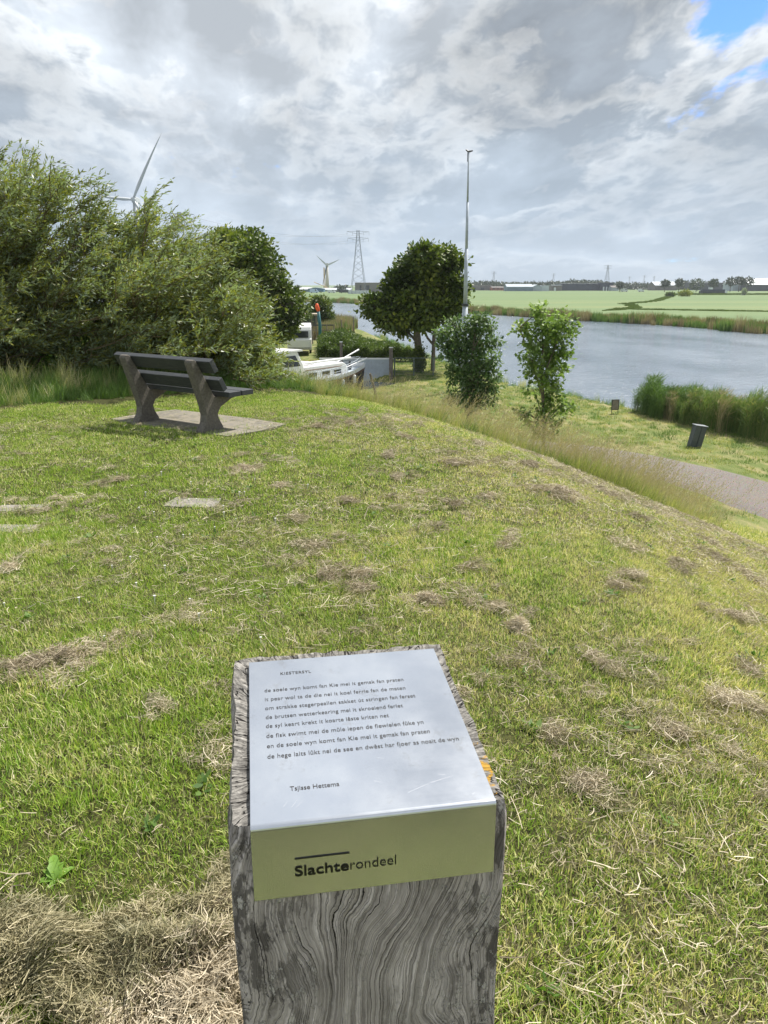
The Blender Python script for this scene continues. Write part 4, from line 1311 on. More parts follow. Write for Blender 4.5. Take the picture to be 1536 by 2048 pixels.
verge("ditch_grass", [(62, 200), (75, 190), (100, 176), (140, 168)], .8, 420, .5, "dark green strip of rough grass behind the reeds", dg_)
verge("ditch_grass", [(178, 492), (230, 500), (300, 520), (380, 530)], 2.0, 700, 1.4, "rough green hedge line across the far field", dg_)

# ------------------------------------------------------------------ woody plants
M_BARK = simple("grey_bark", (.16, .135, .105), .9, 0, .35, 9, bmp=.5)
M_TWIG = simple("willow_twig", (.17, .13, .075), .8, 0, .3, 3)
M_WILLOW = leafmat("willow_leaf", [(0, (.055, .066, .012)), (.4, (.15, .16, .026)), (.75, (.31, .31, .07)), (1, (.55, .54, .24))], under=(.30, .36, .24), transl=.32, spec=.5, rough=.42, nscale=.9)
M_CHEST = leafmat("chestnut_leaf", [(0, (.035, .060, .014)), (.45, (.080, .120, .022)), (.8, (.19, .23, .038)), (1, (.34, .35, .07))], transl=.22, spec=.35, nscale=.35)
M_MAPLE = leafmat("sapling_leaf", [(0, (.08, .15, .025)), (.5, (.17, .27, .045)), (.85, (.29, .39, .08)), (1, (.42, .50, .15))], under=(.22, .30, .13), transl=.38, spec=.45, nscale=1.2)
M_ASH = leafmat("dark_sapling_leaf", [(0, (.035, .080, .022)), (.5, (.075, .145, .035)), (.85, (.14, .22, .065)), (1, (.25, .32, .14))], under=(.17, .24, .13), transl=.3, spec=.35, nscale=1.2)
M_HEDGE = leafmat("hedge_leaf", [(0, (.05, .085, .02)), (.6, (.10, .15, .035)), (1, (.20, .24, .08))], transl=.25, nscale=.3)

def bez(p0, p1, p2, n):
    return [p0 * (1 - f) ** 2 + p1 * 2 * f * (1 - f) + p2 * f * f for f in [i / n for i in range(n + 1)]]

def willow(name, bx, by, tips, label, nb=13, seed=3):
    """many arching stems blown to the right; tips = (x, y, z) that the long stems reach"""
    rng = np.random.default_rng(seed)
    bz = float(terrain(bx, by))
    root = empty(name, (bx, by, bz), 0, label, "willow", "willow shrubs behind the bench")
    o0 = Vector((bx, by, bz))
    mb = MB(); LP = []; LD = []
    for (tx, ty, tz) in tips:
        tip = Vector((tx, ty, tz)) - o0
        b0 = Vector((rng.normal(0, .35), rng.normal(0, .35), -.05))
        L_ = (tip - b0).length
        ctrl = b0 + Vector((tip.x * rng.uniform(.1, .6) + rng.normal(0, .35), tip.y * .3, tip.z * rng.uniform(.5, .8)))
        pts = bez(b0, ctrl, tip, 9)
        for q in pts[2:-1]: q += Vector(rng.normal(0, .035, 3))
        mb.tube(pts, [.030 * L_ / 4 * (1 - i / 9.5) + .003 for i in range(10)], 4, caps=False)
        for k_ in range(nb):
            f = rng.uniform(.12, 1.0); ii_ = min(8, int(f * 9)); p = pts[ii_].lerp(pts[ii_ + 1], f * 9 - ii_)
            d = (pts[ii_ + 1] - pts[ii_]).normalized()
            sd = Vector(rng.normal(0, 1, 3)); sd.z = abs(sd.z) * .5
            dr = (d * .8 + sd.normalized() * .75 + Vector((.32, 0, .12))).normalized()
            bl = rng.uniform(.45, 1.1) * (1.15 - .5 * f) * min(1, L_ / 3.2)
            e = p + dr * bl + Vector((.14, 0, -.03)) * bl
            br_ = bez(p, p + dr * bl * .5 + Vector((0, 0, .10 * bl)), e, 4)
            mb.tube(br_, [.008, .0065, .005, .0035, .002], 3, caps=False)
            for m_ in range(7):
                f2 = rng.uniform(.2, 1.0); j = min(3, int(f2 * 4)); p2 = br_[j].lerp(br_[j + 1], f2 * 4 - j)
                d2 = (br_[j + 1] - br_[j]).normalized()
                s2 = Vector(rng.normal(0, 1, 3)).normalized()
                t2 = (d2 * .9 + s2 * .55 + Vector((.35, 0, .15))).normalized()
                tl_ = rng.uniform(.16, .42)
                if m_ < 3: mb.tube([p2, p2 + t2 * tl_], [.003, .0015], 3, caps=False)
                nl = 12
                ff = np.linspace(.08, 1, nl)[:, None]
                base_ = np.array(p2)[None] + np.array(t2)[None] * ff * tl_
                dd = np.array(t2)[None] * .75 + rng.normal(0, .6, (nl, 3)) + np.array([[.35, 0, 0]])
                LP.append(base_); LD.append(dd)
    mb.build("stems", M_TWIG, root)
    LP = np.concatenate(LP); LD = np.concatenate(LD); n = len(LP)
    me = leaf_mesh("foliage", LP, LD, rand_dirs(n), rng.uniform(.06, .11, n), rng.uniform(.017, .028, n), 'lance')
    mkobj("foliage", me, M_WILLOW, root)
    return root

OUTL = [(-200, 330), (-60, 305), (0, 300), (40, 318), (60, 292), (100, 338), (150, 345), (195, 392), (225, 424), (245, 400), (300, 402), (345, 392), (372, 432), (404, 448), (436, 468), (445, 505), (500, 540), (522, 590), (538, 655), (548, 700), (552, 735)]
ox = [a for a, b_ in OUTL]; oy = [b_ for a, b_ in OUTL]
rw = np.random.default_rng(21)
def tipset(px0, px1, Ylo, Yhi, n_top, n_in):
    out = []
    for i in range(n_top):
        px = rw.uniform(px0, px1); Y2 = rw.uniform(Ylo, Yhi)
        py = float(np.interp(px + 14, ox, oy)) + abs(rw.normal(0, 18)) + 44; px -= 10
        q = P3(px, py, Y2); out.append(tuple(q))
    for i in range(n_in):
        px = rw.uniform(px0, px1); Y2 = rw.uniform(Ylo - 1.2, Yhi - .4)
        top = float(np.interp(px + 14, ox, oy)) + 38; px -= 10; py = top + (755 - top) * rw.uniform(.10, .93)
        out.append(tuple(P3(px, py, Y2)))
    return out
willow("willow_shrub", -9.6, 14.4, tipset(-260, 30, 13.4, 15.4, 12, 22), "tall willow shrub at the left edge of the picture", seed=4)
willow("willow_shrub", -7.2, 14.3, tipset(-20, 215, 13.2, 15.2, 18, 36), "tallest willow shrub, left of the bench, in front of the turbine tower", nb=15, seed=5)
willow("willow_shrub", -5.2, 14.4, tipset(190, 400, 13.2, 15.2, 16, 36), "willow shrub with windblown leaves directly behind the bench", nb=15, seed=6)
willow("willow_shrub", -3.7, 14.5, tipset(370, 562, 13.4, 15.2, 12, 34), "lowest willow shrub, right of the bench, sloping down toward the white boat", nb=15, seed=7)

def leafy_tree(name, base, lobes, mat, label, cat, trunk, leaf=(.12, .2), wr=.55, per_m3=None, n_cl=None, cl_r=.35, k_leaf=9, tpl='oval', seed=1, group=None, droop=.35, twig=.02, limbs=None, thick=1.0, shell=.45):
    """lobes: (x, y, z, r) in world space; leaves sit in clumps spread through the outer part of each lobe"""
    rng = np.random.default_rng(seed)
    o0 = Vector(base)
    root = empty(name, base, 0, label, cat, group)
    mb = MB()
    for tr in trunk:
        mb.tube([Vector(p[:3]) - o0 for p in tr], [p[3] for p in tr], 7)
    fork = Vector(trunk[0][-1][:3]) - o0
    tot = sum(l[3] ** 2 for l in lobes)
    LP = []; LD = []; nn = 0
    for (x_, y_, z_, r_) in lobes:
        c_ = Vector((x_, y_, z_)) - o0
        # limb from the nearest trunk point
        tp = min((Vector(p[:3]) - o0 for tr in trunk for p in tr[1:]), key=lambda p: (p - c_).length + max(0, p.z - c_.z) * 2)
        mb.tube(bez(tp, tp.lerp(c_, .5) + Vector((0, 0, .12 * (c_ - tp).length)), c_, 4), [twig * 2.2, twig * 1.8, twig * 1.4, twig, twig * .7], 5, caps=False)
        k_ = max(3, int(n_cl * r_ ** 2 / tot))
        for i in range(k_):
            d = rng.normal(size=3); d /= np.linalg.norm(d)
            rad = r_ * (shell + (1.02 - shell) * rng.random() ** .6)
            p = np.array(c_) + d * rad * np.array([1, thick, 1]) 
            if rng.random() < .35:
                mb.tube([c_, c_.lerp(Vector(p), .6) + Vector((0, 0, .05 * r_)), Vector(p)], [twig * .7, twig * .45, twig * .25], 3, caps=False)
            q = rng.normal(size=(k_leaf, 3)) * cl_r * .5 * np.array([1, 1, .6])
            dd = rng.normal(size=(k_leaf, 3)) + d * .8 + q / cl_r * .9
            dd[:, 2] -= droop
            LP.append(p + q); LD.append(dd)
    mb.build("trunk", M_BARK, root)
    LP = np.concatenate(LP); LD = np.concatenate(LD); n = len(LP)
    ln_ = rng.uniform(leaf[0], leaf[1], n)
    wd = np.tile([[0, 0, 1.]], (n, 1)) + rng.normal(0, .5, (n, 3))
    me = leaf_mesh("crown", LP, LD, wd, ln_, ln_ * wr, tpl)
    mkobj("crown", me, mat, root)
    return root

def lobes_px(L, Y, seed=0, jit=.6):
    rng = np.random.default_rng(seed); out = []
    for (px, py, rp) in L:
        r_ = rp / FPX * Y * rng.uniform(.6, .95)
        out.append((*P3(px + rng.normal(0, 3), py + rng.normal(0, 3), Y + rng.uniform(-1, 1) * jit), r_))
    return out
def fill_lobes(outline, Y, n, rp, seed, depth):
    """balls filling a crown's volume: screen outline rows give its width, depth gives how far it reaches towards and away"""
    rng = np.random.default_rng(seed); out = []
    ys = [r_[0] for r_ in outline]
    while len(out) < n:
        r_ = rng.uniform(rp[0], rp[1]); py = rng.uniform(ys[0] + r_ * .85, ys[-1] - r_ * .7)
        x0 = np.interp(py, ys, [r_[1] for r_ in outline]); x1 = np.interp(py, ys, [r_[2] for r_ in outline])
        hw = (x1 - x0) / 2
        f = rng.uniform(-1, 1)
        if hw < 2: continue
        f = f * max(.05, (hw - r_ * .8) / hw)
        g = rng.uniform(-1, 1) * math.sqrt(max(0, 1 - f * f))
        if f * f + g * g < .2: continue
        pr = r_ / FPX * Y
        out.append((*P3((x0 + x1) / 2 + f * hw, py, Y + g * depth), pr))
    return out

# slender light green sapling on the slope
Yb = 18.0
bx_ = at(1084, Yb, -2.9)
bz_ = float(terrain(bx_, Yb))
L1_ = [(1078, 612, 13), (1082, 632, 20), (1074, 652, 22), (1120, 640, 22), (1136, 640, 16), (1146, 652, 10), (1040, 652, 16), (1052, 668, 18), (1095, 665, 24), (1122, 668, 22), (1060, 690, 20), (1090, 695, 26), (1120, 700, 24), (1050, 716, 16), (1078, 722, 24), (1110, 728, 26),
       (1128, 735, 16), (1066, 748, 18), (1092, 752, 24), (1118, 760, 18), (1072, 775, 14), (1094, 782, 20), (1118, 790, 12), (1086, 808, 17), (1100, 826, 14), (1082, 842, 14), (1050, 828, 13), (1028, 818, 10), (1120, 818, 14), (1138, 822, 12), (1130, 800, 9), (1070, 855, 16), (1098, 862, 16), (1060, 842, 14), (1112, 842, 13)]
leafy_tree("young_maple", (bx_, Yb, bz_), lobes_px(L1_, Yb, 3, .35), M_MAPLE, "slender light green sapling standing alone on the right slope above the path", "sapling",
           [[(bx_, Yb, bz_ - .1, .05), (*P3(1088, 850, Yb), .045), (*P3(1084, 760, Yb), .035), (*P3(1086, 690, Yb), .022), (*P3(1078, 610, Yb), .008)], [(*P3(1084, 760, Yb), .022), (*P3(1108, 700, Yb), .016), (*P3(1130, 640, Yb), .007)], [(*P3(1084, 790, Yb), .018), (*P3(1062, 720, Yb), .013), (*P3(1040, 655, Yb), .006)]],
           leaf=(.075, .125), wr=.8, n_cl=620, cl_r=.15, k_leaf=6, tpl='lobed', seed=5, droop=.5, twig=.008, shell=.25)

# darker sapling by the mast
Yb = 30.0
bx_ = at(935, Yb, -4.2); bz_ = float(terrain(bx_, Yb))
L2_ = [(955, 632, 12), (968, 640, 14), (948, 650, 20), (975, 660, 18), (905, 652, 16), (892, 664, 14), (925, 668, 22), (955, 676, 26), (982, 684, 16), (895, 684, 20), (920, 700, 26), (955, 706, 28), (984, 712, 14), (900, 712, 20), (940, 730, 28), (972, 735, 22), (905, 738, 18), (922, 755, 18), (958, 760, 26), (988, 752, 14), (905, 765, 14), (940, 778, 20), (975, 776, 18), (992, 768, 10), (962, 790, 14), (925, 790, 22), (948, 800, 22), (975, 798, 16), (905, 790, 14), (935, 815, 18)]
leafy_tree("young_ash", (bx_, Yb, bz_), lobes_px(L2_, Yb, 4, .6), M_ASH, "dark blue green sapling covering the foot of the tall metal mast", "sapling",
           [[(bx_, Yb, bz_ - .1, .07), (*P3(938, 760, Yb), .06), (*P3(945, 700, Yb), .04), (*P3(955, 640, Yb), .012)], [(*P3(938, 770, Yb), .03), (*P3(905, 700, Yb), .02), (*P3(895, 665, Yb), .008)]],
           leaf=(.10, .19), wr=.5, n_cl=1050, cl_r=.24, k_leaf=7, tpl='oval', seed=6, droop=.5, twig=.014, shell=.3)

# round chestnut by the water
Yb = 55.0
bx_ = at(838, Yb, -4.3); bz_ = float(terrain(bx_, Yb))
OUT3 = [(486, 858, 896), (500, 840, 914), (516, 820, 924), (535, 792, 930), (552, 772, 932), (570, 752, 934), (590, 732, 930), (610, 726, 922), (630, 728, 910), (645, 740, 895), (658, 765, 882), (668, 792, 872)]
leafy_tree("chestnut_tree", (bx_, Yb, bz_), fill_lobes(OUT3, Yb, 50, (8, 22), 8, 2.9), M_CHEST, "round dark chestnut tree on the river bank left of the mast", "tree",
           [[(bx_, Yb, bz_ - .1, .34), (*P3(838, 715, Yb), .30), (*P3(836, 690, Yb), .27), (*P3(832, 650, Yb), .22), (*P3(838, 590, Yb), .14), (*P3(870, 520, Yb), .05)]],
           leaf=(.22, .38), wr=.6, n_cl=3300, cl_r=.5, k_leaf=8, tpl='oval', seed=9, droop=.15, twig=.05, shell=.78)
bx2 = at(866, Yb, -4.3)
tr2 = empty("alder_tree", (bx2, Yb + .5, bz_), 0, "thin forked trunk beside the chestnut, under its crown", "tree")
mb = MB(); o0 = Vector((bx2, Yb + .5, bz_))
mb.tube([Vector(p) - o0 for p in [(bx2, Yb + .5, bz_ - .1), P3(867, 700, Yb + .5), P3(868, 668, Yb + .5), P3(872, 630, Yb + .5)]], [.17, .14, .13, .10], 7)
mb.tube([Vector(p) - o0 for p in [P3(867, 690, Yb + .5), P3(855, 676, Yb + .5), P3(846, 655, Yb + .3)]], [.09, .08, .06], 6)
mb.build("trunk", M_BARK, tr2)
cl = leaf_mesh("crown", RNG.normal(0, 1, (1500, 3)) * [.9, .8, .7] + (np.array(P3(884, 610, Yb + .6)) - np.array(o0)), rand_dirs(1500), rand_dirs(1500), RNG.uniform(.2, .35, 1500), RNG.uniform(.1, .16, 1500), 'lance')
mkobj("crown", cl, M_CHEST, tr2)
# ivy and suckers round the chestnut's foot
iv = leaf_mesh("ivy_bush", np.concatenate([RNG.normal(0, 1, (2600, 3)) * [.2, .2, .4] + [0, 0, .9]]), rand_dirs(2600), rand_dirs(2600), RNG.uniform(.10, .2, 2600), RNG.uniform(.07, .12, 2600), 'lance')
o = mkobj("ivy_bush", iv, M_CHEST); o.location = (bx_, Yb - .3, bz_); tag(o, "dark ivy wrapped round the foot of the chestnut trunk", "ivy")

# big dark tree at the left behind the willows
Yb = 60.0
bx_ = at(505, Yb, -4.3); bz_ = float(terrain(bx_, Yb))
OUT4 = [(462, 448, 482), (478, 430, 510), (495, 420, 535), (515, 412, 556), (535, 408, 568), (560, 402, 585), (590, 400, 600), (615, 402, 604), (640, 410, 600), (660, 430, 585), (680, 460, 560)]
leafy_tree("sycamore_tree", (bx_, Yb, bz_), fill_lobes(OUT4, Yb, 76, (10, 27), 12, 3.4), M_CHEST, "large dark green tree right behind the willow shrubs, above the caravan", "tree",
           [[(bx_, Yb, bz_ - .1, .38), (*P3(505, 690, Yb), .34), (*P3(500, 620, Yb), .25), (*P3(492, 520, Yb), .10)]],
           leaf=(.24, .40), wr=.6, n_cl=3900, cl_r=.55, k_leaf=8, tpl='oval', seed=13, droop=.15, twig=.05, shell=.78)
# smaller dark tree behind the jetty
Yb = 98.0
bx_ = at(642, Yb, -4.3); bz_ = max(float(terrain(bx_, Yb)), WZ)
OUT5 = [(592, 636, 646), (605, 624, 656), (620, 618, 662), (640, 620, 664), (655, 628, 662)]
leafy_tree("bank_tree", (bx_, Yb, bz_), fill_lobes(OUT5, Yb, 34, (6, 9), 14, 1.6), M_CHEST, "small dark bushy tree behind the orange capped post", "tree",
           [[(bx_, Yb, bz_ - .1, .16), (*P3(642, 640, Yb), .12), (*P3(642, 610, Yb), .06)]],
           leaf=(.24, .4), wr=.5, n_cl=1100, cl_r=.5, k_leaf=7, tpl='lance', seed=15, twig=.03, shell=.4)
# bush low between the dark tree and jetty
Yb = 84.0
leafy_tree("bank_shrub", (at(606, Yb, -4.3), Yb, BASE), fill_lobes([(610, 598, 614), (625, 592, 622), (640, 596, 610)], Yb, 8, (5, 7), 16, .8), M_HEDGE, "sparse shrub in front of the water beside the dark tree", "shrub",
           [[(at(606, Yb, -4.3), Yb, BASE - .1, .08), (*P3(606, 640, Yb), .06)]], leaf=(.16, .28), n_cl=170, cl_r=.5, k_leaf=7, tpl='lance', seed=17, twig=.02)

def leaf_box(name, pts_fn, n, lo, hi, mat, label, cat, kind=None, lw=.6):
    P = pts_fn(n); me = leaf_mesh(name, P, rand_dirs(n) + np.array([[0, 0, .5]]), rand_dirs(n), RNG.uniform(lo, hi, n), RNG.uniform(lo, hi, n) * lw, 'lance')
    o = mkobj(name, me, mat); tag(o, label, cat, None, kind); return o
# clipped hedge across the harbour meadow
def hedge_pts(n):
    px = RNG.uniform(636, 838, n); Y2 = RNG.uniform(62.2, 63.6, n)
    h_ = (1.15 + .18 * np.sin(px * .09) + .12 * np.sin(px * .31)) * RNG.random(n) ** .5
    x_ = np.array([at(a, b_, -4) for a, b_ in zip(px, Y2)])
    return np.stack([x_, Y2, BASE + h_], 1)
leaf_box("hedge", hedge_pts, 16000, .10, .20, M_HEDGE, "low green hedge running behind the boat to the chestnut", "hedge")
def scrub_pts(n):
    px = RNG.uniform(636, 800, n); Y2 = RNG.uniform(66, 78, n)
    hm = np.interp(px, [636, 660, 690, 712, 740, 770, 800], [1.1, 1.7, 2.1, 1.4, .8, .6, .3]) * (.8 + .2 * np.sin(Y2 * 2 + px * .2))
    x_ = np.array([at(a, b_, -4) for a, b_ in zip(px, Y2)])
    return np.stack([x_, Y2, BASE + hm * RNG.random(n) ** .6], 1)
leaf_box("bank_scrub", scrub_pts, 22000, .14, .30, M_HEDGE, "tangled green scrub between hedge and water", "scrub", 'stuff')
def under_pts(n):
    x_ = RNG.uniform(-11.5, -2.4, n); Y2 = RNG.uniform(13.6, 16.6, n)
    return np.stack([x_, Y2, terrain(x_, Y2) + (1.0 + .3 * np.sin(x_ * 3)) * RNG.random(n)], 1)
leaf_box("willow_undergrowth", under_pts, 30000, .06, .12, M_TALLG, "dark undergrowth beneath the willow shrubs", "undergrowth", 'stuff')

# ------------------------------------------------------------------ mast
Yb = 45.0
mx0 = at(926.5, Yb, -4.3)
M_GALV = simple("galvanised_steel", (.42, .47, .53), .62, .15, .12, 4, spec=.5)
M_DARKM = simple("dark_metal", (.05, .055, .06), .5, .3, .2, 5)
mast = empty("tall_mast", (mx0, Yb, float(terrain(mx0, Yb))), 0, "tall thin grey metal mast rising from behind the dark sapling", "mast")
zt = zat(303, Yb) - mast.location.z
zj = zat(610, Yb) - mast.location.z
mast.rotation_euler = (0, R(-.35), 0)
mb = MB(); mb.tube([(0, 0, -.1), (0, 0, zj)], [.165, .155], 12); mb.build("lower_tube", M_GALV, mast, smooth=True)
mb = MB(); mb.tube([(0, 0, zj - .06), (0, 0, zj + .06)], [.20, .20], 12); mb.build("collar", M_DARKM, mast)
mb = MB(); mb.tube([(0, 0, zj + .06), (0, 0, zj + 3.0)], [.115, .10], 10); mb.tube([(0, 0, zj + 2.98), (0, 0, zj + 5.4)], [.082, .07], 10); mb.tube([(0, 0, zj + 5.38), (0, 0, zt)], [.058, .035], 8); mb.build("upper_tube", M_GALV, mast, smooth=True)
mb = MB(); mb.tube([(-.16, 0, zt + .10), (-.03, 0, zt + .0), (.05, 0, zt), (.22, 0, zt + .04)], [.03, .05, .05, .03], 6); mb.tube([(-.05, 0, zt - .5), (-.05, 0, zt)], [.02, .02], 5); mb.build("top_bracket", M_DARKM, mast)

# ------------------------------------------------------------------ small furniture by the path
M_BOXG = simple("grey_panel", (.085, .10, .115), .55, .1, .15, 7, dirt=(.14, .14, .14))
bxp, _ = ray_ground(1388, 893)
bd = empty("grey_bollard_box", (bxp.x, bxp.y, float(terrain(bxp.x, bxp.y))), R(12), "leaning dark grey box between the gravel path and the reeds", "box")
bd.rotation_euler = (R(4), R(9), R(16))
mb = MB(); mb.box((-.25, -.12, -.08), (-.012, .12, .80)); mb.box((.012, -.12, -.08), (.25, .12, .80)); mb.build("shell", M_BOXG, bd, bevel=.02)
mb = MB(); mb.box((-.28, -.145, .802), (.28, .145, .835)); mb.build("lid", simple("pale_grey_lid", (.20, .22, .24), .5), bd, bevel=.01)
mb = MB(); mb.box((-.014, -.10, -.08), (.014, .10, .79)); mb.build("seam", M_DARKM, bd)
sp_, _ = ray_ground(1229, 828)
sg = empty("small_sign", (sp_.x, sp_.y, float(terrain(sp_.x, sp_.y))), R(10), "small brown grey framed board on two legs at the waterline left of the reeds", "sign")
mb = MB(); mb.box((-.155, -.015, .22), (.155, .015, .66)); mb.build("board", simple("faded_board", (.24, .21, .18), .7, dirt=(.12, .11, .1)), sg)
mb = MB()
for a_ in ((-.185, -.02, .20, -.157, .02, .69), (.157, -.02, .20, .185, .02, .69), (-.157, -.02, .662, .157, .02, .69), (-.157, -.02, .19, .157, .02, .218)): mb.box(a_[:3], a_[3:])
mb.build("frame", M_DARKM, sg)
for s_ in (-.165, .165):
    mb = MB(); mb.tube([(s_, 0, -.1), (s_, 0, .195)], .014, 6); mb.build("leg", M_DARKM, sg)

# ------------------------------------------------------------------ caravan
M_WHITE = simple("white_gelcoat", (.88, .88, .87), .3, 0, .03, 1.5, spec=.5)
M_GLASS = simple("dark_glazing", (.03, .035, .04), .12, 0, .1, 2, spec=.8)
M_RUBBER = simple("rubber", (.02, .02, .02), .8)
cvp = Vector((at(599, 68, -3.2), 68.0, BASE))
cv = empty("caravan", cvp, R(5.5), "white touring caravan with a wide dark rear window, parked beyond the boat", "caravan")
HW_ = 1.05
sec = [(0, .48), (-.10, .75), (-.04, 1.35), (.10, 1.50), (.26, 2.15), (.42, 2.42), (.70, 2.55), (5.0, 2.55), (5.3, 2.3), (5.4, 1.2), (5.2, .48)]
mb = MB(); mb.prism(sec, -HW_, HW_, 'yz'); mb.build("body", M_WHITE, cv, bevel=.07)
mb = MB(); mb.prism([(.075, 1.52), (.205, 2.06), (.175, 2.07), (.045, 1.53)], -.78, .78, 'yz'); mb.build("rear_window", M_GLASS, cv)
for (a, b_) in ((.55, 1.15), (1.9, 2.7)):
    mb = MB(); mb.box((HW_ + .001, a, 1.35), (HW_ + .02, b_, 1.95)); w_ = mb.build("side_window", M_GLASS, cv)
mb = MB(); mb.prism([(.05, .95), (5.1, 1.25), (5.1, 1.32), (.05, 1.02)], HW_ + .001, HW_ + .008, 'yz'); mb.build("orange_stripe", simple("orange_stripe", (.75, .32, .08), .5), cv)
mb = MB(); mb.box((-.95, -.13, .52), (.95, -.08, .70)); mb.build("bumper", simple("pale_grey_bumper", (.45, .45, .44), .5), cv)
for s_ in (-.93, .93):
    mb = MB(); mb.tube([(s_ - .1, 2.6, .33), (s_ + .1, 2.6, .33)], .33, 16); wh = mb.build("wheel", M_RUBBER, cv)
    mb = MB(); mb.tube([(s_ + (.1 if s_ > 0 else -.1), 2.6, .33), (s_ + (.115 if s_ > 0 else -.115), 2.6, .33)], .19, 12); mb.build("rim", M_GALV, wh)

# ------------------------------------------------------------------ motor boat in its basin
ax = Vector((BOW.x - STERN.x, BOW.y - STERN.y, 0)).normalized()
BL = (BOW - STERN).length
boat = empty("motor_boat", (STERN.x, STERN.y, WZ), math.atan2(ax.y, ax.x), "white cabin motor boat with brown rubbing strake moored behind the tall grass", "boat")
M_BWHITE = simple("boat_white", (.88, .88, .88), .3, 0, .03, 1.0, spec=.5)
M_BHULL = simple("boat_hull_tar", (.035, .03, .028), .6, 0, .3, 3)
M_BROWN = simple("varnished_strake", (.20, .115, .06), .6, 0, .25, 4)
M_DECK = simple("grey_blue_deck", (.42, .48, .54), .55, 0, .08, 2)
def hull_section(f):
    wd = 1.45 * (1 - max(0, (f - .45) / .55) ** 2.3) * (.86 + .14 * min(1, f / .25))
    sheer = .95 + .10 * (1 - f) + .72 * max(0, f - .25) ** 1.5
    return max(wd, .04), sheer
def hull_strip(z0f, z1f, o0_, o1_, name, mat):
    mb = MB(); n = 22
    for sgn in (-1, 1):
        vs = []; fs = []
        for i in range(n + 1):
            f = i / n; wd, sh = hull_section(f)
            x_ = f * BL
            for (zf, of) in ((z0f, o0_), (z1f, o1_)):
                fl = .62 + .38 * zf
                vs.append((x_ + (.35 * zf * f ** 3), sgn * (wd * fl + of), -.25 + (sh + .25) * zf))
        for i in range(n): fs.append((2 * i, 2 * i + 2, 2 * i + 3, 2 * i + 1))
        mb.add(vs, fs)
    return mb
hb = hull_strip(0, .80, 0, 0, "", None)
wd0, sh0 = hull_section(0)
hb.add([(0, -wd0 * .62, -.25), (0, wd0 * .62, -.25), (0, wd0 * .95, sh0 * .85), (0, -wd0 * .95, sh0 * .85)], [(0, 1, 2, 3)])
hb.build("lower_hull", M_BHULL, boat)
hull_strip(.80, .88, .02, .06, "", None).build("rubbing_strake", M_BROWN, boat)
hull_strip(.88, 1.06, 0, .01, "", None).build("bulwark", M_BWHITE, boat)
mb = MB(); n = 22; vs = []; fs = []
for i in range(n + 1):
    f = i / n; wd, sh = hull_section(f)
    vs += [(f * BL, -wd, sh - .10), (f * BL, wd, sh - .10)]
for i in range(n): fs.append((2 * i, 2 * i + 2, 2 * i + 3, 2 * i + 1))
mb.add(vs, fs); mb.build("deck", M_DECK, boat)
mb = MB(); mb.prism([(2.9, .95), (7.2, 1.10), (6.9, 1.72), (6.6, 1.86), (3.0, 1.86)], -.95, .95, 'xz'); cab = mb.build("fore_cabin", M_BWHITE, boat, bevel=.06)
for sgn in (-1, 1):
    for a in (3.4, 4.6, 5.7):
        mb = MB(); mb.box((a, sgn * .951 - (.01 if sgn < 0 else 0), 1.22), (a + .7, sgn * .951 + (.01 if sgn > 0 else 0), 1.46)); mb.build("porthole", M_GLASS, cab)
mb = MB(); mb.prism([(.3, .9), (3.2, .95), (2.95, 1.95), (2.45, 2.75), (.4, 2.7)], -.98, .98, 'xz'); wh = mb.build("wheelhouse", M_BWHITE, boat, bevel=.05)
mb = MB(); mb.prism([(2.97, 1.98), (2.54, 2.66), (2.57, 2.68), (3.00, 2.0)], -.84, .84, 'xz'); mb.build("windscreen", M_GLASS, wh)
for sgn in (-1, 1):
    mb = MB(); y_ = sgn * .985; mb.prism([(.6, 1.95), (2.65, 1.95), (2.25, 2.55), (.6, 2.55)], min(y_, y_ + sgn * .01), max(y_, y_ + sgn * .01), 'xz'); mb.build("side_pane", M_GLASS, wh)
mb = MB(); mb.box((.1, -1.1, 2.76), (2.75, 1.1, 2.85)); mb.build("roof", M_BWHITE, wh)
mb = MB(); mb.box((3.1, -.55, 1.88), (4.4, .55, 2.02)); mb.tube([(3.4, -.75, 2.02), (7.6, -.75, 2.04)], .07, 8); mb.build("rolled_cover", M_BWHITE, boat)
# railing
mb = MB()
for sgn in (-1, 1):
    P_ = []
    for i in range(12):
        f = .35 + .63 * i / 11; wd, sh = hull_section(f); P_.append(Vector((f * BL, sgn * (wd - .06), sh + .52)))
        if i % 3 == 0: mb.tube([P_[-1] - Vector((0, 0, .55)), P_[-1]], .014, 5)
    mb.tube(P_, .016, 5)
    mb.tube([p - Vector((0, 0, .25)) for p in P_], .010, 5)
mb.build("railing", M_GALV, boat)
for (a, b_, nm_) in (((6.2, .3, 1.35), (9.6, .1, 2.35), "spar"), ((6.8, -.2, 1.2), (9.9, -.3, 1.80), "spar")):
    mb = MB(); mb.tube([Vector(a), Vector(a).lerp(Vector(b_), .6), Vector(b_)], [.025, .04, .055], 7); mb.build(nm_, M_BWHITE, boat)
mb = MB(); mb.tube([(8.5, 0, .9), (8.5, 0, 1.75)], .07, 8); mb.tube([(8.35, -.12, 1.35), (8.65, .12, 1.35)], .13, 8); mb.build("anchor_winch", M_DARKM, boat)
M_FEND = simple("fender_vinyl", (.62, .64, .66), .4)
for f in (.22, .42, .60, .76):
    wd, sh = hull_section(f)
    mb = MB(); x_ = f * BL; y_ = -(wd + .13)
    mb.tube([(x_, y_, sh - .72), (x_, y_, sh - .66), (x_, y_, sh - .25), (x_, y_, sh - .18)], [.04, .10, .10, .03], 8); mb.tube([(x_, y_, sh - .2), (x_, y_ + .1, sh + .1)], .012, 4); mb.build("fender", M_FEND, boat)
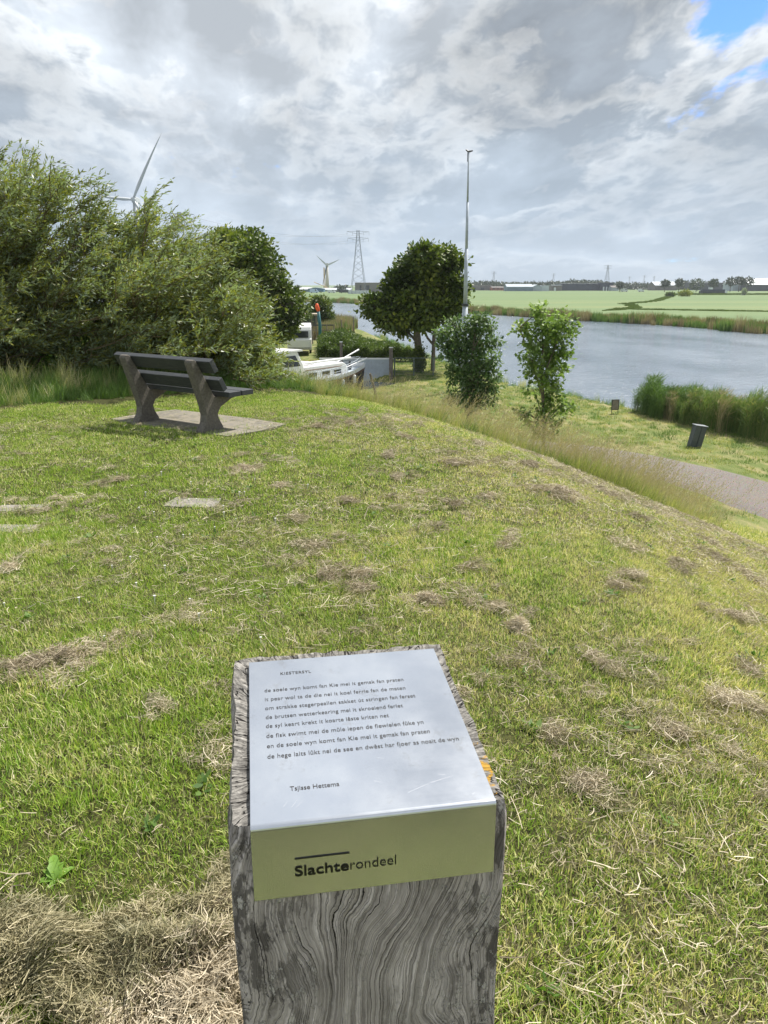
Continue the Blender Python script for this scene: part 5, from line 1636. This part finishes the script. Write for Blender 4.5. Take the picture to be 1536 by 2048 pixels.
for sgn in (-1, 1):
    mb = MB(); mb.box((3.1, sgn * .965 - .012, 1.62), (6.5, sgn * .965 + .012, 1.66)); mb.build("cabin_rail", M_BROWN, boat)
mb = MB(); mb.tube([(1.2, .5, 2.44), (1.2, .5, 3.9)], .03, 6); mb.tube([(1.2, .2, 3.3), (1.2, .8, 3.3)], .018, 5); mb.build("signal_mast", M_GALV, boat)

# ------------------------------------------------------------------ quay, posts, fences
M_POSTW = simple("old_mooring_wood", (.17, .145, .125), .9, 0, .3, 5, bmp=.4)
M_PANEL = simple("pale_blue_grey_boards", (.46, .51, .56), .6, 0, .08, 2, dirt=(.36, .39, .40))
Yq = 53.0
qx0, qx1 = at(640, Yq, -4), at(786, Yq, -4)
qz = float(BASE) - .2
qw = empty("quay_screen", ((qx0 + qx1) / 2, Yq, qz), 0, "long low pale blue grey board screen with white capping behind the bow", "screen")
hq = zat(716, Yq) - qz; wq = (qx1 - qx0) / 2
mb = MB(); mb.box((-wq, -.03, -.3), (wq, .03, hq - .09)); mb.build("boards", M_PANEL, qw)
mb = MB(); mb.box((-wq - .02, -.06, hq - .09), (wq + .02, .06, hq)); mb.build("capping", M_WHITE, qw)
mb = MB(); mb.box((wq - .20, -.08, -.3), (wq - .02, -.032, hq - .1)); mb.build("end_post", M_WHITE, qw)
def mpost(px, pyt, pyb, Y_, r_, label):
    zb = min(zat(pyb, Y_), BASE + .3); x_ = at(px, Y_, zb); zt_ = zat(pyt, Y_)
    e = empty("mooring_post", (x_, Y_, BASE - .3), 0, label, "post", "wooden mooring posts by the quay")
    mb = MB(); mb.tube([(0, 0, -.6), (0, 0, zt_ - BASE + .3 - .05)], [r_ * 1.05, r_], 10); mb.build("pile", M_POSTW, e)
    mb = MB(); mb.tube([(0, 0, zt_ - BASE + .25), (0, 0, zt_ - BASE + .30)], [r_ * 1.15, r_ * 1.1], 10); mb.build("cap", M_WHITE, e)
mpost(683, 683, 722, 52.3, .10, "mooring post with white cap rising behind the spars of the boat")
mpost(782, 694, 735, 52.3, .13, "thicker mooring post at the right end of the pale screen")
for (px, pyt, Y_, lb) in ((755, 745, 40, "short dark leaning stump in the tall grass right of the bow"), (683, 640, 84, "thin dark stake in the scrub beyond the hedge"), (707, 633, 84, "thin metal stake standing against the water")):
    x_ = at(px, Y_, -4.2); z0 = float(terrain(x_, Y_)); zt_ = zat(pyt, Y_)
    mb = MB(); mb.tube([(0, 0, -.3), (.03, 0, (zt_ - z0) * .5), (0, 0, max(.5, zt_ - z0))], [.07, .065, .06], 7)
    o = mb.build("stake", M_POSTW); o.location = (x_, Y_, z0); tag(o, lb, "stake")
    if px == 755: o.rotation_euler = (0, R(-14), 0)
# wire mesh fence right of the screen
fx0, fx1 = at(789, 52.5, -4), at(905, 52.5, -4)
fz = float(BASE); fh = zat(716, 52.5) - fz
fe = empty("mesh_fence", (fx0, 52.5, fz), 0, "grey metal rail fence with wire mesh under the chestnut tree", "fence")
M_FENCE = simple("grey_green_metal", (.13, .16, .16), .5, .4, .15, 3)
mb = MB(); W_ = fx1 - fx0; mb.tube([(0, 0, fh), (W_, 0, fh)], .032, 6); mb.build("top_rail", M_FENCE, fe)
for k_ in range(4):
    mb = MB(); mb.tube([(W_ * k_ / 3, 0, -.3), (W_ * k_ / 3, 0, fh)], .045, 6); mb.build("fence_post", M_FENCE, fe)
mb = MB()
for k_ in range(46): mb.box((W_ * k_ / 45 - .004, -.004, -.1), (W_ * k_ / 45 + .004, .004, fh - .03))
for k_ in range(6): mb.box((0, .005, .12 + k_ * (fh - .2) / 6), (W_, .011, .128 + k_ * (fh - .2) / 6))
mb.build("wire_mesh", M_FENCE, fe)

# wooden jetty, cabin and the orange-capped post
M_OLDW = simple("silver_timber", (.20, .17, .135), .9, 0, .3, 2, bmp=.3)
Yj = 82.0
jx0, jx1 = at(596, Yj, -3), at(668, Yj, -3)
jz = BASE
je = empty("timber_railing", (jx0, Yj, jz), 0, "dark timber railing of the jetty behind the caravan", "railing")
jh = zat(649, Yj) - jz; W_ = jx1 - jx0
mb = MB(); mb.box((0, -.04, jh - .12), (W_, .04, jh)); mb.build("top_rail", M_DARKM, je)
mb = MB(); mb.box((0, -.03, jh - .62), (W_, .03, jh - .52)); mb.build("mid_rail", M_OLDW, je)
for k_ in range(6):
    mb = MB(); mb.box((W_ * k_ / 5 - .06, -.061, -.2), (W_ * k_ / 5 + .06, .061, jh - .02)); mb.build("upright", M_OLDW, je)
Yc = 88.0
hx0, hx1 = at(590, Yc, -2), at(636, Yc, -2)
hc = empty("waterside_shelter", ((hx0 + hx1) / 2, Yc, BASE), 0, "low open shelter with a weathered flat roof at the water", "shelter")
hr = zat(627, Yc) - BASE; W_ = (hx1 - hx0) / 2
mb = MB(); mb.box((-W_, -1.2, hr - .16), (W_, 1.6, hr)); mb.build("roof", simple("weathered_roof", (.42, .36, .29), .85, 0, .2, 2), hc)
for s_ in (-W_ * .9, -.2 * W_, .35 * W_, W_ * .9):
    mb = MB(); mb.tube([(s_ + (.25 if s_ == .35 * W_ else 0), -1.0, hr - .17), (s_, -1.0, -.2)], .07, 6); mb.build("prop", M_OLDW, hc)
mb = MB(); mb.box((-W_ * .85, 1.0, 0), (W_ * .85, 1.1, hr - .17)); mb.build("back_wall", simple("dim_boards", (.10, .12, .12), .8), hc)
Yo = 80.0
tp_ = empty("orange_capped_post", (at(640, Yo, -3), Yo, BASE), 0, "tall teal post with a bright orange rounded head beside the jetty railing", "signal post")
h1_ = zat(623, Yo) - BASE; h2_ = zat(607, Yo) - BASE
mb = MB(); mb.tube([(0, 0, -.2), (.0, 0, h1_ * .6), (-.12, 0, h1_)], [.17, .16, .15], 8); mb.build("column", simple("teal_paint", (.02, .13, .14), .5), tp_, smooth=True)
mb = MB(); mb.tube([(-.10, 0, h1_ + .0), (-.12, 0, h1_ + .1), (-.2, 0, h1_ + .35), (-.26, 0, h2_ - .22), (-.22, 0, h2_ - .05), (-.20, 0, h2_)], [.12, .18, .21, .20, .14, .05], 10); mb.build("head", simple("signal_orange", (.85, .12, .03), .5), tp_, smooth=True)

# ------------------------------------------------------------------ distance: turbines, pylons, cables
M_TURB = simple("turbine_white", (.50, .53, .56), .5, 0, .04, .1)
M_LATT = simple("pylon_steel", (.15, .17, .20), .6, .3, .1, .1)
def blade(mb, hub, ang, L_, w_, curve=0.0, th=.35):
    """rotor blade in the x-z plane of the rotor, tapered, with thickness"""
    n = 9; vs = []; fs = []
    d = Vector((math.cos(ang), 0, math.sin(ang))); s_ = Vector((-math.sin(ang), 0, math.cos(ang)))
    for i in range(n + 1):
        f = i / n
        ww = w_ * (.55 + 1.9 * f if f < .2 else (.93 * (1 - (f - .2) / .8) ** .8 + .05))
        c0 = hub + d * L_ * f + s_ * curve * L_ * f * f
        t_ = th * (1 - .8 * f)
        vs += [c0 - s_ * ww * .5, c0 + Vector((0, -t_, 0)), c0 + s_ * ww * .5, c0 + Vector((0, t_, 0))]
    for i in range(n):
        for k_ in range(4):
            fs.append((4 * i + k_, 4 * i + (k_ + 1) % 4, 4 * i + 4 + (k_ + 1) % 4, 4 * i + 4 + k_))
    fs.append((0, 1, 2, 3)); fs.append((4 * n + 3, 4 * n + 2, 4 * n + 1, 4 * n))
    mb.add(vs, fs)
Yt = 300.0
hub = P3(270, 400, Yt)
tb = empty("wind_turbine", (hub.x, Yt, BASE), 0, "near wind turbine with two pale blades showing above the willows", "wind turbine")
hub_l = Vector((0, -2.2, hub.z - BASE))
mb = MB(); mb.tube([(0, 0, 0), (0, 0, hub_l.z - .8)], [1.5, .9], 16); mb.build("tower", M_TURB, tb, smooth=True)
mb = MB(); mb.box((-.9, -1.6, hub_l.z - 1.0), (.9, 3.5, hub_l.z + 1.0)); mb.build("nacelle", M_TURB, tb, bevel=.3)
a1 = math.atan2(400 - 285, 327 - 270); a2 = math.pi - math.atan2(400 - 393, 270 - 195) ; a3 = (a1 + a2) / 2 + math.pi
for a_, L_, cu in ((a1, 25.0, -.045), (math.pi - .03, 15.5, -.08), (a3, 25.0, -.04)):
    mb = MB(); blade(mb, hub_l, a_, L_, 1.25, cu); mb.build("rotor_blade", M_TURB, tb, smooth=True)
mb = MB(); mb.tube([(0, -3.0, hub_l.z), (0, -2.4, hub_l.z), (0, -1.6, hub_l.z)], [.3, .9, .9], 12); mb.build("hub", M_TURB, tb, smooth=True)

Yt = 900.0
hub = P3(654, 531, Yt)
tb = empty("wind_turbine", (hub.x, Yt, BASE), 0, "far wind turbine at the water's end, cream coloured, beside the crane", "wind turbine")
hub_l = Vector((0, -2.5, hub.z - BASE))
M_CREAM = simple("cream_tower", (.56, .53, .47), .6, 0, .06, .1)
mb = MB(); mb.tube([(0, 0, 0), (0, 0, hub_l.z)], [2.0, 1.3], 12); mb.build("tower", M_CREAM, tb, smooth=True)
mb = MB(); mb.box((-1.5, -2.4, hub_l.z - 1.3), (1.5, 3.5, hub_l.z + 2.3)); mb.build("nacelle", M_CREAM, tb)
for a_, L_ in ((R(137), 16.0), (R(24), 16.0), (R(256), 22.0)):
    mb = MB(); blade(mb, hub_l, a_, L_, 2.0, 0, .5); mb.build("rotor_blade", M_LATT if a_ > 4 else M_TURB, tb)
Yk = 890.0
cb = P3(657, 584, Yk)
cr = empty("lattice_crane", (cb.x, Yk, BASE), 0, "yellow lattice crane standing in front of the far turbine", "crane")
M_YEL = simple("crane_yellow", (.50, .34, .12), .6, 0, .1, .1)
ct_ = P3(648, 535, Yk) - Vector((cb.x, Yk, BASE))
mb = MB()
for dx_ in (-.9, .9):
    mb.tube([(dx_ - 4, 0, 1), (ct_.x + dx_ * .4, 0, ct_.z)], .3, 4)
for k_ in range(16):
    f = k_ / 16; g = (k_ + 1) / 16
    a = Vector((-4 - .9 * (1 - f * .6), 0, 1)).lerp(Vector((ct_.x - .4, 0, ct_.z)), f); b_ = Vector((-4 + .9, 0, 1)).lerp(Vector((ct_.x + .4, 0, ct_.z)), g)
    mb.tube([a, b_], .18, 4)
mb.build("boom", M_YEL, cr)
mb = MB(); mb.box((-5.5, -1.5, .6), (-1, 1.5, 3.6)); mb.tube([(-2, 0, 3.4), (-16, 0, 9)], .35, 4); mb.build("cab_and_counterjib", M_YEL, cr)
mb = MB(); mb.box((-6.5, -2.2, 0), (0, 2.2, 1.1)); mb.build("crawler", M_DARKM, cr)

def pylon(px, pyt, pyb, label, armw=1.0, base_w=None, arms=2, narrow=False):
    """lattice pylon of about 45 m, its distance from its height in the picture"""
    H = 42.0
    Yp = None
    lo, hi = 100, 6000
    for _ in range(40):
        mid_ = (lo + hi) / 2
        if zat(pyt, mid_) - BASE > H: hi = mid_
        else: lo = mid_
    Yp = lo
    x_ = at(px, Yp, -2)
    e = empty("electricity_pylon", (x_, Yp, BASE), R(8), label, "pylon", "electricity pylons across the horizon")
    th = .11 if Yp < 700 else .20
    bw = 4.6; tw = .75
    def wz(z): return bw * (1 - z / H) ** 1.25 + tw
    mb = MB(); nlev = 11
    zs = [H * (1 - (1 - k_ / nlev) ** 1.25) for k_ in range(nlev + 1)]
    for sx_, sy_ in ((-1, -1), (1, -1), (1, 1), (-1, 1)):
        mb.tube([(sx_ * wz(z), sy_ * wz(z), z) for z in zs], th, 4)
    for z0, z1 in zip(zs[:-1], zs[1:]):
        a, b_ = wz(z0), wz(z1)
        for (p, q) in (((-1, -1), (1, -1)), ((1, -1), (1, 1)), ((1, 1), (-1, 1)), ((-1, 1), (-1, -1))):
            mb.tube([(p[0] * a, p[1] * a, z0), (q[0] * b_, q[1] * b_, z1)], th * .55, 3)
            mb.tube([(q[0] * a, q[1] * a, z0), (p[0] * b_, p[1] * b_, z1)], th * .55, 3)
    mb.build("lattice_mast", M_LATT, e)
    for za, wa in ((H * .975, 7.6), (H * .875, 7.2)):
        mb = MB()
        for sy_ in (-.6, .6):
            mb.tube([(-wa, 0, za), (-1, sy_, za + .3), (1, sy_, za + .3), (wa, 0, za)], th * .8, 4)
            mb.tube([(-wa, 0, za), (-1, sy_, za - 1.3), (1, sy_, za - 1.3), (wa, 0, za)], th * .6, 4)
        for dx_ in (-wa, -wa * .5, wa * .5, wa): mb.tube([(dx_, 0, za - .2), (dx_, 0, za - 2.3)], th * .6, 4)
        mb.build("cross_arm", M_LATT, e)
    return e, Yp
pA, yA = pylon(717, 460, 582, "large pylon in the middle of the horizon, left of the round chestnut")
pB, yB = pylon(369, 424, 590, "nearest pylon, its cross arm just above the willow shrubs")
pylon(987, 543, 572, "pylon just right of the mast above the grey works building")
pylon(1106, 547, 572, "pylon above the dark long warehouse's left end")
pylon(1213, 530, 575, "tallest pylon over the right half of the field")
pylon(1258, 553, 570, "faintest small pylon right of the tall right hand pylon")
pylon(1287, 551, 570, "left pylon of the small pair on the right")
pylon(1307, 552, 570, "right pylon of the small pair on the right")
M_CABLE = simple("cable_steel", (.12, .13, .15), .6)
for k_, (dx_, dz_) in enumerate(((-7, 40.6), (7, 40.6), (-7, 36.0), (7, 36.0))):
    a = Vector((pA.location.x + dx_, pA.location.y, BASE + dz_ - 1)); b_ = Vector((pB.location.x + dx_, pB.location.y, BASE + dz_ - 1))
    pts = [a.lerp(b_, i / 16) - Vector((0, 0, 5.0 * (1 - (2 * i / 16 - 1) ** 2))) for i in range(17)]
    mb = MB(); mb.tube(pts, .045, 4); o = mb.build("power_cable", M_CABLE)
    tag(o, ["upper left conductor", "upper right conductor", "lower left conductor", "lower right conductor"][k_] + " slung between the middle pylon and the pylon behind the willows", "cable", "power cables between two pylons")

# ------------------------------------------------------------------ distance: buildings
def shed(name, px0, px1, pyt, Y_, label, wall, roof, depth=18, rise=.35, doors=(), pyb=None, doorm=None, axis='x', eave=None, cat="building", wins=0):
    x0, x1 = at(px0, Y_, -2), at(px1, Y_, -2)
    H = zat(pyt, Y_) - BASE
    e = empty(name, ((x0 + x1) / 2, Y_, BASE), 0, label, cat)
    W_ = (x1 - x0) / 2; he = H * (1 - rise)
    mb = MB()
    if axis == 'x':     # ridge parallel to the picture
        mb.prism([(0, -.3), (depth, -.3), (depth, he), (depth / 2, H - .25), (0, he)], -W_, W_, 'yz')
    else:
        mb.prism([(-W_, -.3), (W_, -.3), (W_, he), (0, H - .25), (-W_, he)], 0, depth, 'xz')
    wl = mb.build("wall", wall, e)
    mb = MB(); t_ = .25
    if axis == 'x':
        mb.prism([(-.4, he - .05), (depth / 2, H - .2), (depth / 2, H), (-.4, he + .2)], -W_ - .4, W_ + .4, 'yz')
        mb.prism([(depth + .4, he - .05), (depth / 2, H - .2), (depth / 2, H), (depth + .4, he + .2)], -W_ - .4, W_ + .4, 'yz')
    else:
        mb.prism([(-W_ - .4, he - .05), (0, H - .2), (0, H), (-W_ - .4, he + .2)], -.4, depth + .4, 'xz')
        mb.prism([(W_ + .4, he - .05), (0, H - .2), (0, H), (W_ + .4, he + .2)], -.4, depth + .4, 'xz')
    mb.build("roof", roof, e)
    for (f0, f1, h_) in doors:
        mb = MB(); mb.box((-W_ + 2 * W_ * f0, -.06, 0), (-W_ + 2 * W_ * f1, -.01, he * h_)); mb.build("door", doorm or M_DGREY, e)
    for k_ in range(wins):
        f = (k_ + .5) / wins
        mb = MB(); mb.box((-W_ + 2 * W_ * (f - .28 / wins), -.06, he * .45), (-W_ + 2 * W_ * (f + .28 / wins), -.01, he * .75)); mb.build("window", M_GLASS, e)
    return e
M_DGREY = simple("dark_grey_cladding", (.045, .052, .065), .6, 0, .1, .2)
M_MGREY = simple("mid_grey_brick", (.16, .145, .14), .8, 0, .15, .2)
M_LGREY = simple("light_grey_cladding", (.36, .41, .47), .6, 0, .06, .2)
M_PROOF = simple("pale_roof", (.50, .55, .60), .5, 0, .06, .1)
M_WROOF = simple("white_roof", (.66, .69, .72), .5, 0, .05, .1)
M_BLUE = simple("blue_cladding", (.05, .15, .26), .6, 0, .1, .2)
M_BLUGR = simple("blue_grey_cladding", (.14, .20, .27), .6, 0, .1, .2)
M_REDBR = simple("red_brick", (.34, .13, .10), .8, 0, .15, .3)
M_DBLUE = simple("night_blue_cladding", (.022, .035, .065), .5, 0, .15, .2)
M_BRGREY = simple("brown_grey_stone", (.20, .185, .175), .8, 0, .1, .1)
shed("warehouse", 560, 622, 575, 720, "blue grey shed with a pale roof at the left end of the water", M_BLUGR, M_WROOF, rise=.45)
shed("warehouse", 616, 647, 575, 700, "bright blue shed beside the far turbine", M_BLUE, M_BLUGR, rise=.3, axis='y', doors=((.1, .3, .7),))
shed("warehouse", 641, 672, 576, 760, "low pale roofed shed behind the crane", M_LGREY, M_WROOF, rise=.5)
shed("warehouse", 670, 702, 576, 740, "pale roofed shed next to the white tank wall", M_BRGREY, M_PROOF, rise=.6, doors=((.5, .9, .8),))
shed("factory", 710, 768, 565, 640, "flat grey works building beneath the large middle pylon", M_BRGREY, M_BRGREY, rise=.04, doors=((.36, .5, .75), (.16, .22, .75)), depth=30)
e = empty("white_tank_wall", (at(719, 560, -3), 560, BASE), 0, "long white ribbed low wall in front of the grey works", "wall")
W_ = (at(742, 560, -3) - at(697, 560, -3)) / 2; H_ = zat(581, 560) - BASE
mb = MB(); mb.box((-W_, 0, -.3), (W_, 3, H_)); mb.build("panel", M_WROOF, e)
for k_ in range(7):
    mb = MB(); f = -W_ + 2 * W_ * k_ / 6; mb.box((f - .12, -.15, 0), (f + .12, -.01, H_ - .1)); mb.build("rib", M_LGREY, e)
shed("factory", 938, 985, 571, 900, "dark grey works building right of the mast", M_MGREY, M_MGREY, rise=.05, doors=((.1, .28, .6), (.5, .65, .6)))
shed("brick_house", 984, 1008, 573, 880, "red brick building with pale bands left of the grey hall", M_REDBR, M_MGREY, rise=.3, wins=3)
hh_ = shed("hall", 1014, 1066, 568, 800, "big blue grey hall with a light roof, left of centre on the horizon", M_BLUGR, M_LGREY, rise=.42, depth=22)
shed("hall", 1064, 1084, 569, 802, "pale gable end joined to the blue grey hall", M_LGREY, M_PROOF, rise=.4, axis='y', depth=20)
shed("hall", 1083, 1098, 571, 812, "small pale flat annex right of the gable", M_PROOF, M_LGREY, rise=.05)
shed("tank_house", 1104, 1124, 570, 840, "grey blockish silo building with a white door", M_MGREY, M_LGREY, rise=.06, doors=((.2, .4, .6),), doorm=M_WROOF)
shed("warehouse", 1122, 1205, 567, 860, "very long night blue warehouse under the trees", M_DBLUE, M_DBLUE, rise=.06, depth=30)
shed("office", 1203, 1226, 565, 850, "dark block on white columns at the end of the long warehouse", M_DBLUE, M_DGREY, rise=.04, doors=((.12, .25, .5), (.38, .5, .5), (.62, .75, .5)), doorm=M_WROOF)
shed("house", 1224, 1238, 571, 840, "small pale house right of the dark block", M_LGREY, M_MGREY, rise=.4)
shed("barn", 1310, 1354, 563, 900, "grey barn with a curved light roof among trees", M_MGREY, M_LGREY, rise=.45, depth=25)
shed("warehouse", 1380, 1452, 565, 950, "dark blue grey warehouse between round trees", M_DGREY, M_DBLUE, rise=.08, wins=6)
shed("hall", 1466, 1500, 559, 820, "pale roofed hall near the right edge", M_LGREY, M_WROOF, rise=.45, depth=25)
shed("hall", 1498, 1570, 557, 800, "long pale hall running out of the right edge", M_DGREY, M_PROOF, rise=.5, depth=25)
# moored dark barge/house in the field
e = empty("houseboat", (at(1428, 560, -3), 560, BASE), 0, "long black houseboat with white ends seen over the field", "houseboat")
W_ = (at(1453, 560, -3) - at(1403, 560, -3)) / 2
mb = MB(); mb.box((-W_, 0, 0), (W_, 5, 2.0)); mb.build("hull", M_DGREY, e, bevel=.3)
mb = MB(); mb.box((-W_ * .9, .5, 2.0), (W_ * .9, 4.5, 2.9)); mb.build("cabin", M_DBLUE, e)
mb = MB(); mb.box((-W_ * .35, .4, 2.9), (-W_ * .1, 3, 4.2)); mb.build("wheelhouse", M_WROOF, e)
mb = MB(); mb.tube([(W_ * .98, -.1, 1.2), (W_ * .98, .2, 1.2)], 1.0, 10); mb.build("white_disc", M_WROOF, e)
# vans and cars on the works yard
def vehicle(px, py, Y_, L_, H_, mat, label, dark=True):
    x_ = at(px, Y_, -3)
    e = empty("parked_van", (x_, Y_, BASE), 0, label, "van", "vehicles parked by the far works")
    mb = MB(); mb.prism([(-L_ / 2, .35), (L_ / 2, .35), (L_ / 2, H_ * .5), (L_ * .36, H_ * .58), (L_ * .26, H_), (-L_ * .48, H_), (-L_ / 2, H_ * .9)], 0, 2, 'xz'); mb.build("body", mat, e, bevel=.1)
    mb = MB(); mb.prism([(L_ * .1, H_ * .60), (L_ * .33, H_ * .60), (L_ * .25, H_ * .92), (L_ * .1, H_ * .92)], -.03, -.005, 'xz'); mb.build("window", M_GLASS, e)
    for s_ in (-.3, .3):
        mb = MB(); mb.tube([(L_ * s_, -.05, .38), (L_ * s_, .3, .38)], .38, 10); mb.build("wheel", M_RUBBER, e)
vehicle(628, 582, 600, 6.5, 2.9, simple("white_blue_paint", (.45, .55, .75), .4), "white and blue van on the left yard near the blue shed")
vehicle(663, 584, 600, 6, 2.4, M_WROOF, "white van just right of the crane foot")
vehicle(690, 584, 600, 9, 2.6, M_DGREY, "dark lorry left of the white ribbed wall")
vehicle(1249, 577, 700, 6, 3.2, M_WROOF, "white van near the small house on the right")
vehicle(1283, 578, 700, 5, 2.6, M_WROOF, "white van farther right, left of the barn")
vehicle(1417, 573, 620, 5, 2.6, M_WROOF, "white van above the houseboat")

# trees of the horizon
M_FART = leafmat("far_foliage", [(0, (.045, .065, .045)), (.6, (.07, .095, .06)), (1, (.11, .14, .085))], transl=.1, nscale=.02)  # bluish haze of the distance is mixed into these leaf colours
def far_clumps(name, items, label, cat, kind=None, group=None):
    LP = []; 
    for (x_, Y_, r_, h_) in items:
        n = 130
        d = rand_dirs(n); rr2 = RNG.uniform(.55, 1, n)[:, None]
        LP.append(np.array([x_, Y_, BASE + h_ - r_]) + d * rr2 * np.array([r_ * 1.15, r_, r_]))
        m_ = 25
        LP.append(np.array([x_, Y_, BASE]) + np.stack([RNG.normal(0, r_ * .7, m_), RNG.normal(0, r_ * .5, m_), RNG.uniform(0, max(.5, h_ - r_), m_)], 1))
    LP = np.concatenate(LP); n = len(LP)
    c_ = np.array([items[0][0], items[0][1], BASE]) if kind != 'stuff' else np.zeros(3)
    me = leaf_mesh(name, LP - c_, rand_dirs(n), rand_dirs(n), RNG.uniform(1.2, 2.6, n), RNG.uniform(1.2, 2.2, n), 'oval')
    o = mkobj(name, me, M_FART); o.location = c_
    tag(o, label, cat, group, kind); return o
its = []
for px in np.arange(925, 1475, 2.6):
    Y_ = 1050 + RNG.uniform(-30, 60)
    top = float(np.interp(px, [930, 960, 990, 1010, 1060, 1110, 1150, 1200, 1240, 1290, 1330, 1400, 1475], [565, 563, 562, 566, 564, 563, 560, 562, 566, 566, 563, 563, 566])) + RNG.normal(0, 1.3)
    its.append((at(px, Y_, 0), Y_, RNG.uniform(5, 7.5), max(4.5, zat(top, Y_) - BASE)))
far_clumps("horizon_wood", its, "continuous line of trees behind the far works", "wood", 'stuff')
its = []
for px in np.arange(1470, 1700, 4): 
    Y_ = 1100; its.append((at(px, Y_, 0), Y_, 4.5, max(4.5, zat(566, Y_) - BASE + RNG.normal(0, 1.5))))
for px in list(np.arange(670, 700, 5)) + list(np.arange(300, 600, 5)):
    Y_ = 900; its.append((at(px, Y_, 0), Y_, 3.5, max(4, zat(573, Y_) - BASE + RNG.normal(0, 1))))
far_clumps("horizon_scrub", its, "low tree line at the left and right ends of the horizon", "wood", 'stuff')
for (px, top, w_, lb) in ((1330, 559, 9, "round tree above the grey barn's left end"), (1358, 557, 9, "tall round tree right of the grey barn"), (1393, 556, 14, "broad low tree above the dark warehouse"), (1427, 557, 10, "round tree above the houseboat"),
                          (1461, 554, 10, "dark round tree left of the pale hall"), (1478, 552, 10, "dark round tree directly above the pale hall"), (1496, 553, 11, "dark flat topped tree over the hall roof"), (683, 572, 10, "low rounded tree behind the sheds at the left"), (1240, 563, 8, "small round tree right of the dark office block")):
    Y_ = 700; r_ = w_ / FPX * Y_ * 1.05; H_ = zat(top, Y_) - BASE
    x_ = at(px, Y_, 0)
    e = empty("horizon_tree", (x_, Y_, BASE), 0, lb, "tree", "single trees along the horizon")
    d = rand_dirs(320); P_ = np.array([0, 0, H_ - r_ * .8]) + d * RNG.uniform(.55, 1, 320)[:, None] * np.array([r_, r_, r_ * .8])
    mkobj("crown", leaf_mesh("crown", P_, rand_dirs(320), rand_dirs(320), RNG.uniform(1.0, 2.0, 320), RNG.uniform(.8, 1.5, 320), 'lance'), M_FART, e)
    mb = MB(); mb.tube([(0, 0, -.2), (0, 0, H_ * .6)], [.35, .2], 6); mb.build("trunk", M_BARK, e)
# yellow-green bushes along the far ditch
M_YBUSH = leafmat("yellow_bush", [(0, (.16, .20, .03)), (1, (.40, .40, .07))], transl=.2, nscale=.1)
M_PBUSH = leafmat("pale_bush", [(0, (.30, .34, .24)), (1, (.55, .58, .48))], transl=.2, nscale=.1)
for (px, py, w_, h_, Y_, mt, lb) in ((1371, 590, 14, 3.6, 430, M_YBUSH, "yellow green round bush at the end of the ditch"), (1488, 586, 5, 4.0, 480, M_PBUSH, "whitish upright shrub in the far field on the right"), (1340, 592, 10, 2.4, 420, M_DITCH, "dull green bush left of the yellow one")):
    r_ = w_ / FPX * Y_; x_ = at(px, Y_, -3); d = rand_dirs(700)
    P_ = d * RNG.uniform(.4, 1, 700)[:, None] * np.array([r_, r_ * .8, h_ * .62]) + [0, 0, h_ * .42]
    o = mkobj("field_bush", leaf_mesh("field_bush", P_, rand_dirs(700), rand_dirs(700), RNG.uniform(.5, 1.1, 700), RNG.uniform(.4, .7, 700), 'lance'), mt)
    o.location = (x_, Y_, BASE); tag(o, lb, "bush")

# ------------------------------------------------------------------ thin summer haze
m = bpy.data.materials.new("haze_air"); m.use_nodes = True
t = NT(m.node_tree); t.n.clear(); t.out = t.new('ShaderNodeOutputMaterial')
pv_ = t.new('ShaderNodeVolumePrincipled')
pv_.inputs['Color'].default_value = (.86, .92, 1, 1); pv_.inputs['Density'].default_value = 0.00013; pv_.inputs['Anisotropy'].default_value = 0.2
t.l.new(pv_.outputs[0], t.out.inputs['Volume'])
mb = MB(); mb.box((-2500, -120, -8.0), (2500, 3200, 62)); o = mb.build("haze", m); tag(o, "thin bluish haze over the flat land", "haze", None, 'stuff')
